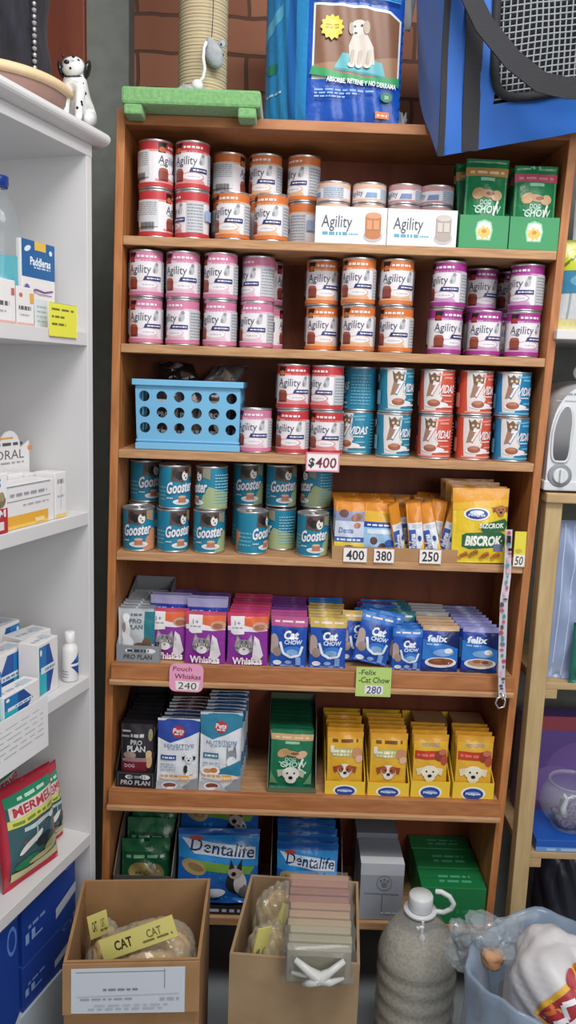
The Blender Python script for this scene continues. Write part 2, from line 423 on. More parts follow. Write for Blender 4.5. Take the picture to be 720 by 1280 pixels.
PROTO = dict(
    red=agility('c23a40', 'dd8f8f'), orange=agility('d4763c', 'e2b48c'), pink=agility('cf7b9f', 'e4bfce', False), purple=agility('a2348a', 'c79ac4', False),
    green=gooster('9fb083'), salmon=gooster('cf8f68'), crimson=gooster('1b7f9f', 'b5755c'),
    coral=vidas('d0553f', 'e3968a'), blue=vidas('1c7fb4', '69b4d4'), steel=vidas('2a84a4', '6fb0c4'))
CATNAME = dict(red='red-banded dog food can', orange='orange-banded dog food can', pink='pink-banded cat food can', purple='purple-banded cat food can',
    green='teal and green pet food can', salmon='teal and salmon pet food can', crimson='teal pet food can with crimson detail',
    coral='coral-red cat food can', blue='bright blue cat food can', steel='steel-blue cat food can')
def can(kind, px, py, Y, row, level, rot, where, group):
    z = ZS[row] + level*(CAN_H+.0003)
    p = at(px, py, Y)
    place(PROTO[kind], (p.x, Y, z), (0, 0, rot), CATNAME[kind] + ', ' + where, 'can', group)
G = ['cans on the top shelf', 'cans on the second shelf', 'cans on the third shelf', 'cans on the fourth shelf']
# top shelf: five stacks of two at the back, two single cans in front of them
for i, (px, Y, k, r0, r1) in enumerate([(195, .050, 'red', 1.75, 1.25), (240.5, .050, 'red', -1.5, -.1), (286, .127, 'orange', .9, 1.8),
        (332, .127, 'orange', .3, -.55), (380, .127, 'orange', -2.2, -1.0)]):
    can(k, px, 270, Y, 0, 0, r0, 'lower in the %s stack from left, top shelf' % ORD[i], G[0])
    can(k, px, 220, Y, 0, 1, r1, 'upper in the %s stack from left, top shelf' % ORD[i], G[0])
can('orange', 291, 275, .045, 0, 0, -.5, 'left of two single front cans, top shelf', G[0])
can('orange', 339, 275, .047, 0, 0, -.55, 'right of two single front cans, top shelf', G[0])
# second shelf
for i, (px, px1, Y, Y1, r0, r1) in enumerate([(182.5, 183, .045, .045, .0, -.05), (228.5, 229, .046, .046, -.75, -.15), (275, 276, .047, .047, -.5, -.35), (321, 323, .050, .075, -.6, -1.1)]):
    can('pink', px, 405, Y, 1, 0, r0, 'lower in %s pink stack from left, second shelf' % ORD[i], G[1])
    can('pink', px1, 345, Y1, 1, 1, r1, 'upper in %s pink stack from left, second shelf' % ORD[i], G[1])
can('pink', 334, 400, .150, 1, 0, 1.9, 'lower of two hidden behind the pink row end, second shelf', G[1])
can('pink', 334, 345, .152, 1, 1, 1.7, 'upper of two hidden behind the pink row end, second shelf', G[1])
for i, (px, Y, r0, r1) in enumerate([(402, .095, -.1, -.05), (447.5, .047, -.2, -.4), (495, .047, -.55, -.1)]):
    can('orange', px, 412, Y, 1, 0, r0, 'lower in %s orange stack from left, second shelf' % ORD[i], G[1])
    can('orange', px+1, 350, Y, 1, 1, r1, 'upper in %s orange stack from left, second shelf' % ORD[i], G[1])
can('purple', 556, 415, .047, 1, 0, .1, 'lower in the left purple stack, second shelf', G[1])
can('purple', 561, 355, .047, 1, 1, -.75, 'upper in the left purple stack, second shelf', G[1])
can('purple', 605, 415, .060, 1, 0, -.2, 'single front can between purple stacks, second shelf', G[1])
can('purple', 600, 415, .139, 1, 0, .1, 'lower in the middle back purple stack, second shelf', G[1])
can('purple', 601, 365, .139, 1, 1, -.1, 'upper in the middle back purple stack, second shelf', G[1])
can('purple', 653, 417, .050, 1, 0, -.1, 'lower in front right purple stack, second shelf', G[1])
can('purple', 658, 360, .052, 1, 1, -1.0, 'upper in front right purple stack, second shelf', G[1])
can('purple', 634, 415, .172, 1, 0, -.3, 'lower in back right purple stack, second shelf', G[1])
can('purple', 638, 365, .172, 1, 1, -.2, 'upper in back right purple stack, second shelf', G[1])
# third shelf
can('pink', 319, 535, .05, 2, 0, -.35, 'single can beside the blue basket, third shelf', G[2])
for i, (px, px1, r0, r1) in enumerate([(365.5, 366.5, -.4, -.05), (408.5, 409, -.4, -.9)]):
    can('red', px, 538, .048, 2, 0, r0, 'lower in the %s red stack, third shelf' % ['left','right'][i], G[2])
    can('red', px1, 483, .048, 2, 1, r1, 'upper in the %s red stack, third shelf' % ['left','right'][i], G[2])
for i, (k, p0, p1, Y, r0, r1) in enumerate([('steel', 446, 450, .095, -.55, -1.9), ('steel', 491, 495, .052, .2, .25), ('coral', 543, 546, .05, -.2, -.1), ('coral', 591, 594, .055, .1, .2), ('blue', 638.5, 641, .05, .05, .0)]):
    nm = ['left steel-blue stack', 'right steel-blue stack', 'left coral stack', 'right coral stack', 'stack nearest the right side panel'][i]
    can(k, p0, 545, Y, 2, 0, r0, 'lower in %s, third shelf' % nm, G[2])
    can(k, p1, 487, Y, 2, 1, r1, 'upper in %s, third shelf' % nm, G[2])
# fourth shelf
can('salmon', 173.5, 660, .045, 3, 0, .05, 'front can nearest left side panel, fourth shelf', G[3])
can('crimson', 180, 660, .127, 3, 0, .4, 'lower back can near left side panel, fourth shelf', G[3])
can('crimson', 182, 600, .127, 3, 1, .6, 'upper back can near left side panel, fourth shelf', G[3])
can('crimson', 216, 660, .045, 3, 0, .55, 'lower in front stack with red plates, fourth shelf', G[3])
can('crimson', 218.5, 605, .047, 3, 1, .5, 'upper in front stack with red plates, fourth shelf', G[3])
can('green', 261.5, 660, .045, 3, 0, .1, 'lower in the front green-plated stack, fourth shelf', G[3])
can('green', 264.5, 605, .047, 3, 1, -1.1, 'upper in the front green-plated stack, fourth shelf', G[3])
can('green', 309, 650, .132, 3, 0, .2, 'lower in the left dark back stack, fourth shelf', G[3])
can('green', 310, 600, .132, 3, 1, .1, 'upper in the left dark back stack, fourth shelf', G[3])
can('salmon', 315, 660, .05, 3, 0, .95, 'turned aside, single at the front, fourth shelf', G[3])
can('green', 351, 650, .105, 3, 0, -1.5, 'lower in the middle dark back stack, fourth shelf', G[3])
can('green', 352, 600, .125, 3, 1, .15, 'upper in the middle dark back stack, fourth shelf', G[3])
can('green', 391, 660, .045, 3, 0, .1, 'front can beside the cardboard tray, fourth shelf', G[3])
can('green', 396, 655, .128, 3, 0, -1.5, 'lower back can beside the cardboard tray, fourth shelf', G[3])
can('green', 396, 600, .128, 3, 1, -1.2, 'upper back can beside the cardboard tray, fourth shelf', G[3])
# ------------------------------------------------------------------ pouches, bags and cartons
class Norm:
    """artwork given in fractions of a face: a across (-.5 .. .5), b up (0 .. 1)"""
    def __init__(s, d, W, H): s.d, s.W, s.H = d, W, H
    def rect(s, a0, b0, a1, b1, c): s.d.rect(a0*s.W, b0*s.H, a1*s.W, b1*s.H, c if not isinstance(c, str) else ink(c)); return s
    def ell(s, a, b, ra, rb, c, rot=0.): s.d.ell(a*s.W, b*s.H, ra*s.W, rb*s.H, c if not isinstance(c, str) else ink(c), rot=rot); return s
    def poly(s, pts, c): s.d.poly([(a*s.W, b*s.H) for a, b in pts], c if not isinstance(c, str) else ink(c)); return s
    def text(s, t, a, b, h, c, bold=0., shear=0., width=None, rot=0.):
        s.d.text(t, a*s.W, b*s.H, h*s.H, c if not isinstance(c, str) else ink(c), bold, shear, width*s.W if width else None, rot); return s
    def stroke(s, pts, w, c): s.d.stroke([(a*s.W, b*s.H) for a, b in pts], w*s.W, c if not isinstance(c, str) else ink(c)); return s
    def scrib(s, a0, a1, b, h, c, n=8, seed=0): s.d.scribble(a0*s.W, a1*s.W, b*s.H, h*s.H, c if not isinstance(c, str) else ink(c), n, seed); return s
    def star(s, a, b, r0, r1, n, c): s.d.star(a*s.W, b*s.H, r0*s.W, r1*s.W, n, c if not isinstance(c, str) else ink(c)); return s
def dog_face(p, a, b, r, face='e9e4da', ear='8a3d22', nose='1c1a1e', patch=None):
    k = p.W/p.H
    p.poly([(a-r*.7, b+r*.75*k), (a-r*1.55, b+r*.55*k), (a-r*1.35, b-r*.25*k), (a-r*.75, b+r*.1*k)], ear)
    p.poly([(a+r*.7, b+r*.75*k), (a+r*1.55, b+r*.55*k), (a+r*1.35, b-r*.25*k), (a+r*.75, b+r*.1*k)], ear)
    p.ell(a, b+r*.25*k, r*.95, r*.75*k, face); p.ell(a, b-r*.3*k, r*.62, r*.6*k, face)
    if patch: p.ell(a+r*.5, b+r*.35*k, r*.42, r*.5*k, patch); p.ell(a-r*.55, b+r*.35*k, r*.36, r*.5*k, patch)
    for q in (-1, 1): p.ell(a+q*r*.38, b+r*.3*k, r*.11, r*.11*k, nose)
    p.ell(a, b-r*.2*k, r*.24, r*.19*k, nose)
def cat_face(p, a, b, r, face='8f8c93', dark='4d4b52', inner='c9a7b0'):
    k = p.W/p.H
    for q in (-1, 1):
        p.poly([(a+q*r*.25, b+r*.7*k), (a+q*r*.75, b+r*1.35*k), (a+q*r*1.0, b+r*.25*k)], face)
        p.poly([(a+q*r*.45, b+r*.7*k), (a+q*r*.70, b+r*1.1*k), (a+q*r*.85, b+r*.45*k)], inner)
    p.ell(a, b+r*.1*k, r, r*.8*k, face); p.ell(a, b-r*.35*k, r*.55, r*.4*k, 'd9d6da')
    for q in (-1, 1):
        p.ell(a+q*r*.42, b+r*.2*k, r*.2, r*.13*k, 'd8d7a8'); p.ell(a+q*r*.42, b+r*.2*k, r*.08, r*.12*k, '1c1a1e')
        p.stroke([(a+q*r*.2, b+r*.75*k), (a+q*r*.3, b+r*.45*k)], r*.12, dark); p.stroke([(a+q*r*.95, b), (a+q*r*.55, b-r*.05*k)], r*.08, dark)
    p.ell(a, b-r*.12*k, r*.13, r*.09*k, 'a86b70')
def pouch(name, W, H, T, base, paint, seed=0, seal=.07, crink=.0012, root=None, backm=None, nu=14, nv=18, notch=0., part=None, flat_=False):
    r = random.Random(seed); ph = [r.uniform(0, 6.28) for _ in range(6)]
    def bulge(u, v):
        a = min(1., abs(2*u/W)); b = v/H
        if b < seal or b > 1-seal: k = 0.
        else: k = math.sin(PI*(b-seal)/(1-2*seal))**.55
        e = (1-a**2.4)
        y = T/2*k*e
        y += crink*e*(math.sin(38*u/W*.3+ph[0]+9*b)*.5 + math.sin(23*b+ph[1]+7*a)*.35 + math.sin(11*u/W+17*b+ph[2])*.6)
        return y
    def lean(v): return 0.
    g = MB(); fn = lambda u, v, l: (u*(1-.035*math.sin(PI*min(1, max(0, v/H)))), -bulge(u, v)-l-.0008, v)
    bk = lambda u, v, l: (u*(1-.035*math.sin(PI*min(1, max(0, v/H)))), bulge(-u, v)*.8+.0008, v)
    g.grid(lambda i, j: fn((i-.5)*W, j*H, 0), nu, nv, base)
    g.grid(lambda i, j: bk((i-.5)*W, j*H, 0), nu, nv, backm or base, flip=True)
    rim = [((i/nu-.5)*W, 0) for i in range(nu)]+[(W/2, j/nv*H) for j in range(nv)]+[((.5-i/nu)*W, H) for i in range(nu)]+[(-W/2, H-j/nv*H) for j in range(nv)]
    n = len(rim); vs = [fn(u, v, 0) for u, v in rim]+[bk(u, v, 0) for u, v in rim]
    g.add(vs, [(i, (i+1) % n, n+(i+1) % n, n+i) for i in range(n)], base)
    if paint:
        d = Deco(g, fn, su=W/nu, sv=H/nv, lift=.00022, base=.0005, clip=(-W/2, 0, W/2, H)); FILM[0] = not flat_; paint(Norm(d, W, H)); FILM[0] = False
    return g.build(part or name, root, normals=False)
def tray(name, W, D, hb, hf, col, paint=None, t=.0016, hs=None, root=None, sidecol=None):
    """open display carton: low front, sloping sides, taller back; origin at front centre of its base"""
    c = col if not isinstance(col, str) else ink(col); g = MB()
    g.box(-W/2, W/2, 0, D, 0, t, c)
    g.box(-W/2, W/2, 0, t, t, hf, c)
    g.box(-W/2, W/2, D-t, D, t, hb, c)
    sc = sidecol or c
    for x in (-W/2, W/2-t):
        hm = hs if hs is not None else (hf+hb)/2
        g.prism([(x, t, t), (x, D-t, t), (x, D-t, hb), (x, D*.45, hm), (x, t, hf)], (t, 0, 0), sc)
    if paint:
        d = Deco(g, flat((0, 0, 0), (1, 0, 0), (0, 0, 1)), lift=.0002, base=.0003, clip=(-W/2, .0004, W/2, hf)); paint(Norm(d, W, hf))
    return g.build(name, root)
def carton(name, W, D, H, col, paint=None, top=None, side=None, bev=.0012, root=None, paints=None):
    """closed box; paint = front art, top/side = art on those faces; origin at front centre of base"""
    g = MB(); c = col if not isinstance(col, str) else ink(col); g.box(-W/2, W/2, 0, D, 0, H, c, bev)
    if paint: paint(Norm(Deco(g, flat((0, 0, 0), (1, 0, 0), (0, 0, 1)), lift=.0002, base=.0002, clip=(-W/2, .0004, W/2, H)), W, H))
    if top: top(Norm(Deco(g, flat((0, 0, H), (1, 0, 0), (0, 1, 0)), lift=.0002, base=.0002, clip=(-W/2, 0, W/2, D)), W, D))
    if side: side(Norm(Deco(g, flat((W/2, D/2, 0), (0, 1, 0), (0, 0, 1)), lift=.0002, base=.0002, clip=(-D/2, .0004, D/2, H)), D, H))
    return g.build(name, root)
def pw(dpx, Y, py):                              # metres across dpx pixels at depth Y, image row py
    a = at(360-dpx/2, py, Y); b = at(360+dpx/2, py, Y); return (b-a).length
def xz(px, py, Y): return at(px, py, Y).x

# --- top shelf, right half: white trays of small tins and green bags
def paint_agtray(chunk, rim):
    def f(p):
        p.text('Agility', -.20, .60, .33, GREYTX, .006, .05, width=.43); p.scrib(-.40, -.05, .22, .09, '5fa6c4', 7, 2); p.scrib(-.03, .10, .24, .04, '5fa6c4', 5, 3)
        p.ell(.31, .22, .135, .16, 'c4bcbc'); p.rect(.20, .24, .42, .78, chunk); p.ell(.31, .24, .11, .10, chunk); p.ell(.31, .78, .11, .09, rim)
        p.stroke([(.20, .24), (.20, .78)], .006, 'b49b8f'); p.scrib(.22, .40, .40, .25, rim, 3, 5)
    return f
SR, SH = .0365, .0415
def small_paint(col, blue):
    C = ink(col)
    def f(d, h, r):
        e = PI*r; d.rect(-e, h*.72, e, h, C); d.rect(-e, 0, e, h*.16, C)
        d.text('Agility', -.006, h*.50, h*.30, GREYTX, .005, .05, width=.036); d.poly([(.016, h*.2), (.020, h*.5), (.042, h*.5), (.042, h*.2)], ink(blue))
        d.ell(-.030, h*.45, .007, h*.26, ink('a9a3ad')); d.rect(.05, h*.1, .095, h*.8, ink('b9c6d8'))
        for i in range(5): d.scribble(.052, .093, h*(.16+.12*i), h*.05, MGREY, 8, i)
    return f
def small_can(col, blue):
    r = can_base(SR, SH, 'small_tin'); can_label(SR, SH, WHITE, small_paint(col, blue), r, .003); return r
SM = [small_can('e3b9a0', '7fa3c9'), small_can('c79292', '8093bd')]
SMN = ['peach', 'rose']
for k, (x0, x1, ch, rm) in enumerate([(393.5, 482.5, 'c07a4c', 'd69a70'), (483.5, 570, 'b0a39b', 'cfc6c0')]):
    xa, xb = xz(x0, 300, .004), xz(x1, 300, .004); cx = (xa+xb)/2
    t = tray('display_tray', xb-xa, .10, .06, .0735, 'f1eff0', paint_agtray(ch, rm)); t.location = (cx, .004, ZS[0]+.0004)
    tag(t, 'low white tray printed with %s, holding small tins, top shelf' % ['orange-brown meat', 'pale grey meat'][k], 'tray', 'white trays on the top shelf')
    for j, px in enumerate([(416.5, 461), (505.5, 545)][k]):
        pr = SM[k]; X = xz(px, 260, .046)
        for lv in range(3):
            place(pr, (X, .048, ZS[0]+.0018+lv*(SH+.0003)), (0, 0, [(-2.2, -.9), (1.6, 2.2)][k][j]+lv*.9 if lv < 2 else [(-2.1, -.8), (-.9, -1.2)][k][j]),
                '%s-banded small tin, %s in the %s stack of the %s white tray' % (SMN[k], ['bottom', 'middle', 'top'][lv], ['left', 'right'][j], ['left', 'right'][k]), 'tin', 'small tins in the white trays')
def paint_greenbag(band, face):
    def f(p):
        p.rect(-.5, .80, .5, .90, band); p.scrib(-.4, .4, .83, .03, 'e8c9a8' if band != 'c2566a' else 'dd8fa0', 5, 1)
        p.rect(-.16, .745, .18, .785, '8fc9a8')
        p.ell(-.20, .60, .15, .065, 'c79a6a', .5); p.ell(.0, .60, .24, .045, 'c2966c', -.15); p.ell(.24, .58, .14, .06, 'd2b08c', .3); p.ell(.08, .60, .10, .022, '8f5a38')
        p.text('DOG', -.02, .50, .055, 'b9dcc8', .03, .1, width=.26); p.text('CHOW', .05, .42, .085, 'c6e4d4', .03, .15, width=.62)
        p.stroke([(.28, .52), (.18, .36), (.36, .28)], .05, 'e5efe9'); p.stroke([(-.3, .46), (-.12, .40), (.1, .5)], .03, 'a5dcc6')  # pale strokes: film highlights painted into the artwork, across the lettering
        if face: dog_face(p, .0, .235, .22, 'e8e6e0', 'b9c6a6', '1c1a1e')
        else: p.ell(-.1, .24, .3, .06, '7fa07a')
        for s in (-1, 1): p.poly([(s*.49, .3), (s*.49, .1), (s*.3, .1)], '5f8f66')
    return f
GRB = foil('1f7d4a')
def paint_greentray(p):
    p.poly([(-.18, .55), (-.14, .80), (.0, .88), (.14, .80), (.18, .55), (.14, .24), (-.14, .24)], '8fd0a8'); p.poly([(-.15, .55), (-.12, .76), (.0, .82), (.12, .76), (.15, .55), (.12, .28), (-.12, .28)], 'd9efe0')
    p.ell(.0, .48, .13, .15, 'e7b24c'); p.star(.0, .48, .09, .15, 7, 'eec060'); p.ell(.0, .52, .05, .06, 'c98a2c')
for k, (x0, x1, xt, band, rl) in enumerate([(573, 634, 606, 'b98b4e', .05), (635.5, 697, 670, 'c2566a', .0)]):
    xa, xb = xz(x0, 308, .002), xz(x1, 308, .002); cx = (xa+xb)/2; Wt = xb-xa
    t = tray('display_carton', Wt, .105, .10, .066, '2b9157', paint_greentray, hs=.08); t.location = (cx, .002, ZS[0]+.0004)
    tag(t, 'green display carton with a yellow crest, %s of two on top shelf' % ['left', 'right'][k], 'carton', 'green cartons on the top shelf')
    for j in range(3):
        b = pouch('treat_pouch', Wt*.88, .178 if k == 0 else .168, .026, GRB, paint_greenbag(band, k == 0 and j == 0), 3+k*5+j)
        b.location = (cx+[0, -.003, -.002][j]*(1-k) + .0008, .020+.029*j, ZS[0]+.0045); b.rotation_euler = (-.03, rl*.3 if j == 0 else -.06*(1-k), 0)
        tag(b, 'green treat pouch with %s top band, %s in the %s green carton' % (['tan', 'pink'][k], ['front one', 'middle one', 'rear one'][j], ['left', 'right'][k]), 'pouch', 'green pouches on the top shelf')

# --- blue basket on the third shelf
BLUEP = mat('blue_plastic', '74b6de', .4, kind='noise', col2='7abce3', scale=5)
def basket():
    Y0, Y1 = .016, .205; z0 = ZS[2]+.0008; zt = z0+.152
    p0, p1 = xz(170, 545, Y0), xz(298, 552, Y0); t0, t1 = xz(167, 475, Y0), xz(304, 480, Y0)
    b0, b1 = p0-.0, p1; cx = (b0+b1)/2
    root = empty('plastic_basket', (cx, Y0, z0), 0, 'light blue plastic basket with round holes, left end of third shelf', 'basket')
    g = MB(); Hh = zt-z0; wb, wt = (b1-b0)/2, (t1-t0)/2-.004; D = Y1-Y0
    def wall(A, B, n, cols, rows, off, t=.0022, hole=.0118):
        # A(s, h): point on the wall for s in -1..1, h in 0..1
        cu = 2/cols; ch = (1-.2-.12)/rows
        N = 16
        for c in range(cols):
            for r in range(rows):
                s0, s1 = -1+c*cu, -1+(c+1)*cu; h0, h1 = .2+r*ch, .2+(r+1)*ch
                sm, hm = (s0+s1)/2, (h0+h1)/2
                P0 = A(s0, hm); P1 = A(s1, hm); ws = (Vector(P1)-Vector(P0)).length; wh = (Vector(A(sm, h1))-Vector(A(sm, h0))).length
                vs = []
                for L in (0, t):
                    for k in range(N):
                        a = 2*PI*(k+.5)/N; ca, sa = math.cos(a), math.sin(a); m = max(abs(ca), abs(sa))
                        vs.append(Vector(A(sm+ca/m*cu/2, hm+sa/m*ch/2))+n*L)
                    for k in range(N):
                        a = 2*PI*(k+.5)/N; vs.append(Vector(A(sm+math.cos(a)*hole/ws*cu, hm+math.sin(a)*hole/wh*ch))+n*L)
                fs = []
                for k in range(N):
                    q = (k+1) % N
                    fs += [(k, q, N+q, N+k), (2*N+k, 3*N+k, 3*N+q, 2*N+q), (N+k, N+q, 3*N+q, 3*N+k)]
                # corners of the cell
                g.add(vs, fs, BLUEP)
                for q in range(4):
                    a0 = (4*q+1) % 16; a1 = (4*q+2) % 16
                    cs = [(1, 1), (-1, 1), (-1, -1), (1, -1)][q]
                    for L, fl in ((0, 0), (t, 1)):
                        c0 = Vector(A(sm+cs[0]*cu/2, hm+cs[1]*ch/2))+n*L
                        g.add([vs[a0+(32 if fl else 0)], c0, vs[a1+(32 if fl else 0)]], [(0, 1, 2)], BLUEP)
        for h0, h1 in ((0, .2), (.88, 1)):
            vs = [Vector(A(s, h))+n*L for L in (0, t) for s, h in ((-1, h0), (1, h0), (1, h1), (-1, h1))]
            g.add(vs, [(0, 1, 2, 3), (4, 7, 6, 5), (0, 4, 5, 1), (1, 5, 6, 2), (2, 6, 7, 3), (3, 7, 4, 0)], BLUEP)
    fl = .012
    wid = lambda h: wb+(wt-wb)*h
    wall(lambda s, h: (s*wid(h), -fl*h+fl, h*Hh), 0, Vector((0, 1, 0)), 6, 3, 0)
    wall(lambda s, h: (s*wid(h), D+fl*h-fl, h*Hh), 0, Vector((0, -1, 0)), 6, 3, 0)
    for q in (-1, 1): wall(lambda s, h: (q*wid(h), fl-fl*h + (s+1)/2*(D-2*fl+2*fl*h), h*Hh), 0, Vector((-q, 0, 0)), 4, 3, 0)
    g.box(-wb, wb, fl, D-fl, 0, .003, BLUEP)
    g.build('basket_wall', root, weld=True)
    r = MB(); wt2 = wt+.006
    for x0, x1, y0, y1 in ((-wt2, wt2, -.007, .001), (-wt2, wt2, D-.001, D+.007), (-wt2, -wt, 0, D), (wt, wt2, 0, D)):
        r.box(x0, x1, y0, y1, Hh-.012, Hh+.001, BLUEP, .0012)
    r.build('rim', root)
    r = MB(); r.box(-wb-.003, wb+.003, fl-.006, fl+.0, .0, .014, BLUEP, .001); r.box(-wb-.002, wb+.002, fl-.004, fl, .017, .021, BLUEP, .001); r.build('base_band', root)
    return cx, Y0, z0, Hh, D, wb
bx, bY, bz, bH, bD, bw = basket()
DKB = foil('2a2528', .3)
def paint_dark(seed):
    def f(p):
        p.rect(-.4, .62, .1, .74, ['c9c3c8', 'a98fa0', '8f8b92'][seed % 3]); p.ell(.15, .35, .2, .12, ['b87a78', '6b5a50', 'c7b7a8'][seed % 3]); p.scrib(-.4, .4, .2, .05, 'bdb6bc', 6, seed); p.text('PRO', -.1, .5, .08, 'd8d4d8', .02)
        p.stroke([(-.45, .95), (.4, .9)], .03, '8d8a90')
    return f
for j in range(6):
    b = pouch('sachet', .070, .138, .022, DKB, paint_dark(j), 40+j, crink=.003)
    b.location = (bx+[-.055, 0, .055, -.055, 0, .055][j], bY+(.055 if j < 3 else .125), bz+.006); b.rotation_euler = (-.10, [.03, -.03, .02, .03, -.03, .03][j], .05*(j % 3-1))
    tag(b, 'dark glossy sachet inside the blue basket, %s of six' % ['front left', 'front middle', 'front right', 'rear left', 'rear middle', 'rear right'][j], 'sachet', 'dark sachets in the blue basket')
SILV = foil('8f8c90', .25)
for j, (dx, ry) in enumerate([(.015, 1.35), (.06, 1.15)]):
    b = pouch('foil_wrapper', .085, .125, .02, [DKB, SILV][j], paint_dark(j+1), 60+j, crink=.006)
    b.location = (bx+[-.015, .055][j], bY+[.075, .085][j], bz+bH-.012); b.rotation_euler = (-1.15, 0, [.35, -.25][j])
    tag(b, ['crumpled black foil wrapper lying on top in blue basket', 'crumpled silver-grey foil wrapper lying on top in blue basket'][j], 'wrapper', 'wrappers on top of the blue basket')

# --- fourth shelf: cardboard tray with orange pouches and the yellow biscuit bags
KRAFT = mat('kraft_board', 'a87f56', .8, kind='noise', col2='b48b62', scale=18, bump=.05)
def at_row(px, Y, row): return xz(px, 0, Y)
Z4 = ZS[3]
xa, xb = at(415, 695, .0).x, at(572, 695, .0).x; TW = xb-xa; tcx = (xa+xb)/2
t = tray('cardboard_tray', TW, .19, .125, .030, KRAFT, hs=.06); t.location = (tcx, .0012, Z4+.0004)
tag(t, 'low brown cardboard tray of orange pouches with price tags, fourth shelf', 'tray')
ORF = foil('d98a2c')
def paint_dent1(p):
    p.rect(-.5, .0, .5, .66, 'c9d2e4'); p.rect(-.5, .63, .5, .80, '8a93b4'); p.ell(-.22, .76, .16, .07, '6f4f50'); p.ell(.22, .70, .2, .07, '8f5c44', .4); p.ell(.25, .56, .12, .05, 'b0765a')
    p.text('Denta', -.12, .47, .09, '6f86b8', .02, .1, width=.5); p.rect(-.5, .26, .5, .35, '3b62b0'); p.scrib(-.42, .42, .285, .035, 'dfe6f4', 7, 1)
    p.rect(-.5, .0, .5, .26, 'e7cf4a'); p.ell(0, .12, .26, .09, '2c4fa0'); p.ell(0, .12, .18, .05, 'eef0f6')
def paint_dent2(p):
    p.rect(-.5, .60, .5, .82, 'e2b23f'); p.rect(-.5, .0, .5, .58, '9fc3e6'); p.rect(-.5, .53, .5, .63, '2c4fa0'); p.scrib(-.4, .4, .56, .03, 'eef0f6', 6, 3)
    p.rect(-.4, .42, .45, .5, 'd6e3f2'); p.ell(-.18, .30, .11, .07, '5b4038', .7); p.ell(.08, .20, .13, .06, '4c3a38', .5); p.ell(.3, .26, .14, .07, '2f5fae'); p.poly([(-.5, 0), (-.1, 0), (-.5, .2)], 'e8cf52')
def paint_stick(p):
    p.rect(-.45, .0, .45, .62, 'dfe6f0'); p.rect(-.45, .12, .0, .50, '3b5fae'); p.ell(.1, .56, .32, .04, 'c9ccd6'); p.text('Pedigree', -.2, .30, .16, 'eef0f6', .02, rot=PI/2, width=.9*1.0); p.poly([(.1, .0), (.45, .0), (.45, .3)], 'e8cf52'); p.ell(.22, .34, .12, .05, '2c4fa0')
for k, (px, wd_, paint, nm, n) in enumerate([(437, 38, paint_dent1, 'blue and white', 4), (475, 42, paint_dent2, 'pale blue', 4)]):
    w = pw(wd_, .01, 650); proto = pouch('treat_pouch', w, .128, .016, ORF, paint, 70+k)
    for j in range(n):
        o = proto if j == 0 else proto.copy()
        if j: COL.objects.link(o)
        o.location = (at(px, 665, .012).x+.002*(j % 2)-.001, .014+.040*j, Z4+.0046); o.rotation_euler = (-.10, .02*(-1)**j, 0)
        tag(o, 'orange-topped %s treat pouch, %s from front, %s row of cardboard tray' % (nm, ORD[j], ['left', 'second'][k]), 'pouch', 'treat pouches in the cardboard tray')
w = pw(20, .01, 650); proto = pouch('stick_sachet', w, .128, .012, ORF, paint_stick, 80, nu=8)
for j, (px, Y, ry, rz) in enumerate([(503, .014, -.22, .75), (524, .018, -.13, -.1), (546, .014, -.26, -.2), (556, .032, .22, -.35), (565, .060, .30, -.5), (520, .055, -.05, .1), (540, .058, .12, -.05), (512, .095, -.15, .2), (535, .098, .05, .1), (557, .10, .18, 0), (525, .14, 0, .1), (548, .142, .1, -.1)]):
    o = proto if j == 0 else proto.copy()
    if j: COL.objects.link(o)
    o.location = (at(px, 670, Y).x, Y+.004, Z4+.004+abs(ry)*.019); o.rotation_euler = (-.08, ry, rz)
    tag(o, 'narrow orange stick sachet, %s, cardboard tray' % ('%s from left in the front row' % ORD[j] if j < 5 else '%s of the back group counted from left' % ORD[[1, 3, 0, 2, 4][j-5] if j < 10 else j-5]), 'sachet', 'stick sachets in the cardboard tray')
o = pouch('treat_pouch', .055, .085, .012, ORF, None, 87); o.location = (at(535, 600, .165).x, .165, Z4+.10); o.rotation_euler = (-.15, .05, 0); o.location.z = Z4+.003
o.scale = (1, 1, 1.55); tag(o, 'plain orange pouch standing highest at the back of cardboard tray', 'pouch')
YEL = foil('e3c22f'); ORY = foil('dd9a2e')
def paint_bisc(p):
    p.rect(-.5, .80, .5, 1, 'dd9a2e'); p.poly([(-.5, .80), (.5, .86), (.5, .76), (0, .74), (-.5, .70)], 'e6b33a')
    p.ell(-.08, .66, .24, .085, 'f0ead8'); p.ell(-.08, .66, .20, .068, '23479c'); p.ell(-.08, .68, .13, .03, 'd9e2f2'); p.text('Pedigree', -.08, .648, .028, 'f4f4f8', .02, width=.3)
    dog_face(p, .36, .70, .105, 'b0764e', '8a4a2c')
    p.poly([(-.02, .52), (.44, .60), (.5, .55), (.46, .45), (.04, .42)], '2f6b48'); p.text('BIZCROK', .20, .508, .06, 'eef0e4', .03, .1, width=.46)
    p.rect(-.5, .0, .5, .42, 'e9cb35'); p.poly([(-.34, .38), (-.26, .41), (.36, .43), (.48, .37), (.44, .22), (-.2, .19), (-.33, .22)], '2f6b48'); p.text('BISCROK', .06, .305, .12, 'f4f4ea', .05, .1, width=.66)
    p.rect(.24, .16, .42, .26, '6f7a9a')
    for a, b in ((-.3, .1), (-.12, .13), (.08, .1), (.28, .1)):
        p.ell(a, b, .07, .03, 'b9702c', .6); p.ell(a-.05, b-.035, .035, .025, 'c98238'); p.ell(a+.05, b+.035, .035, .025, 'c98238'); p.ell(a+.06, b+.015, .03, .02, 'a8602a')
w = pw(71, .0, 660)
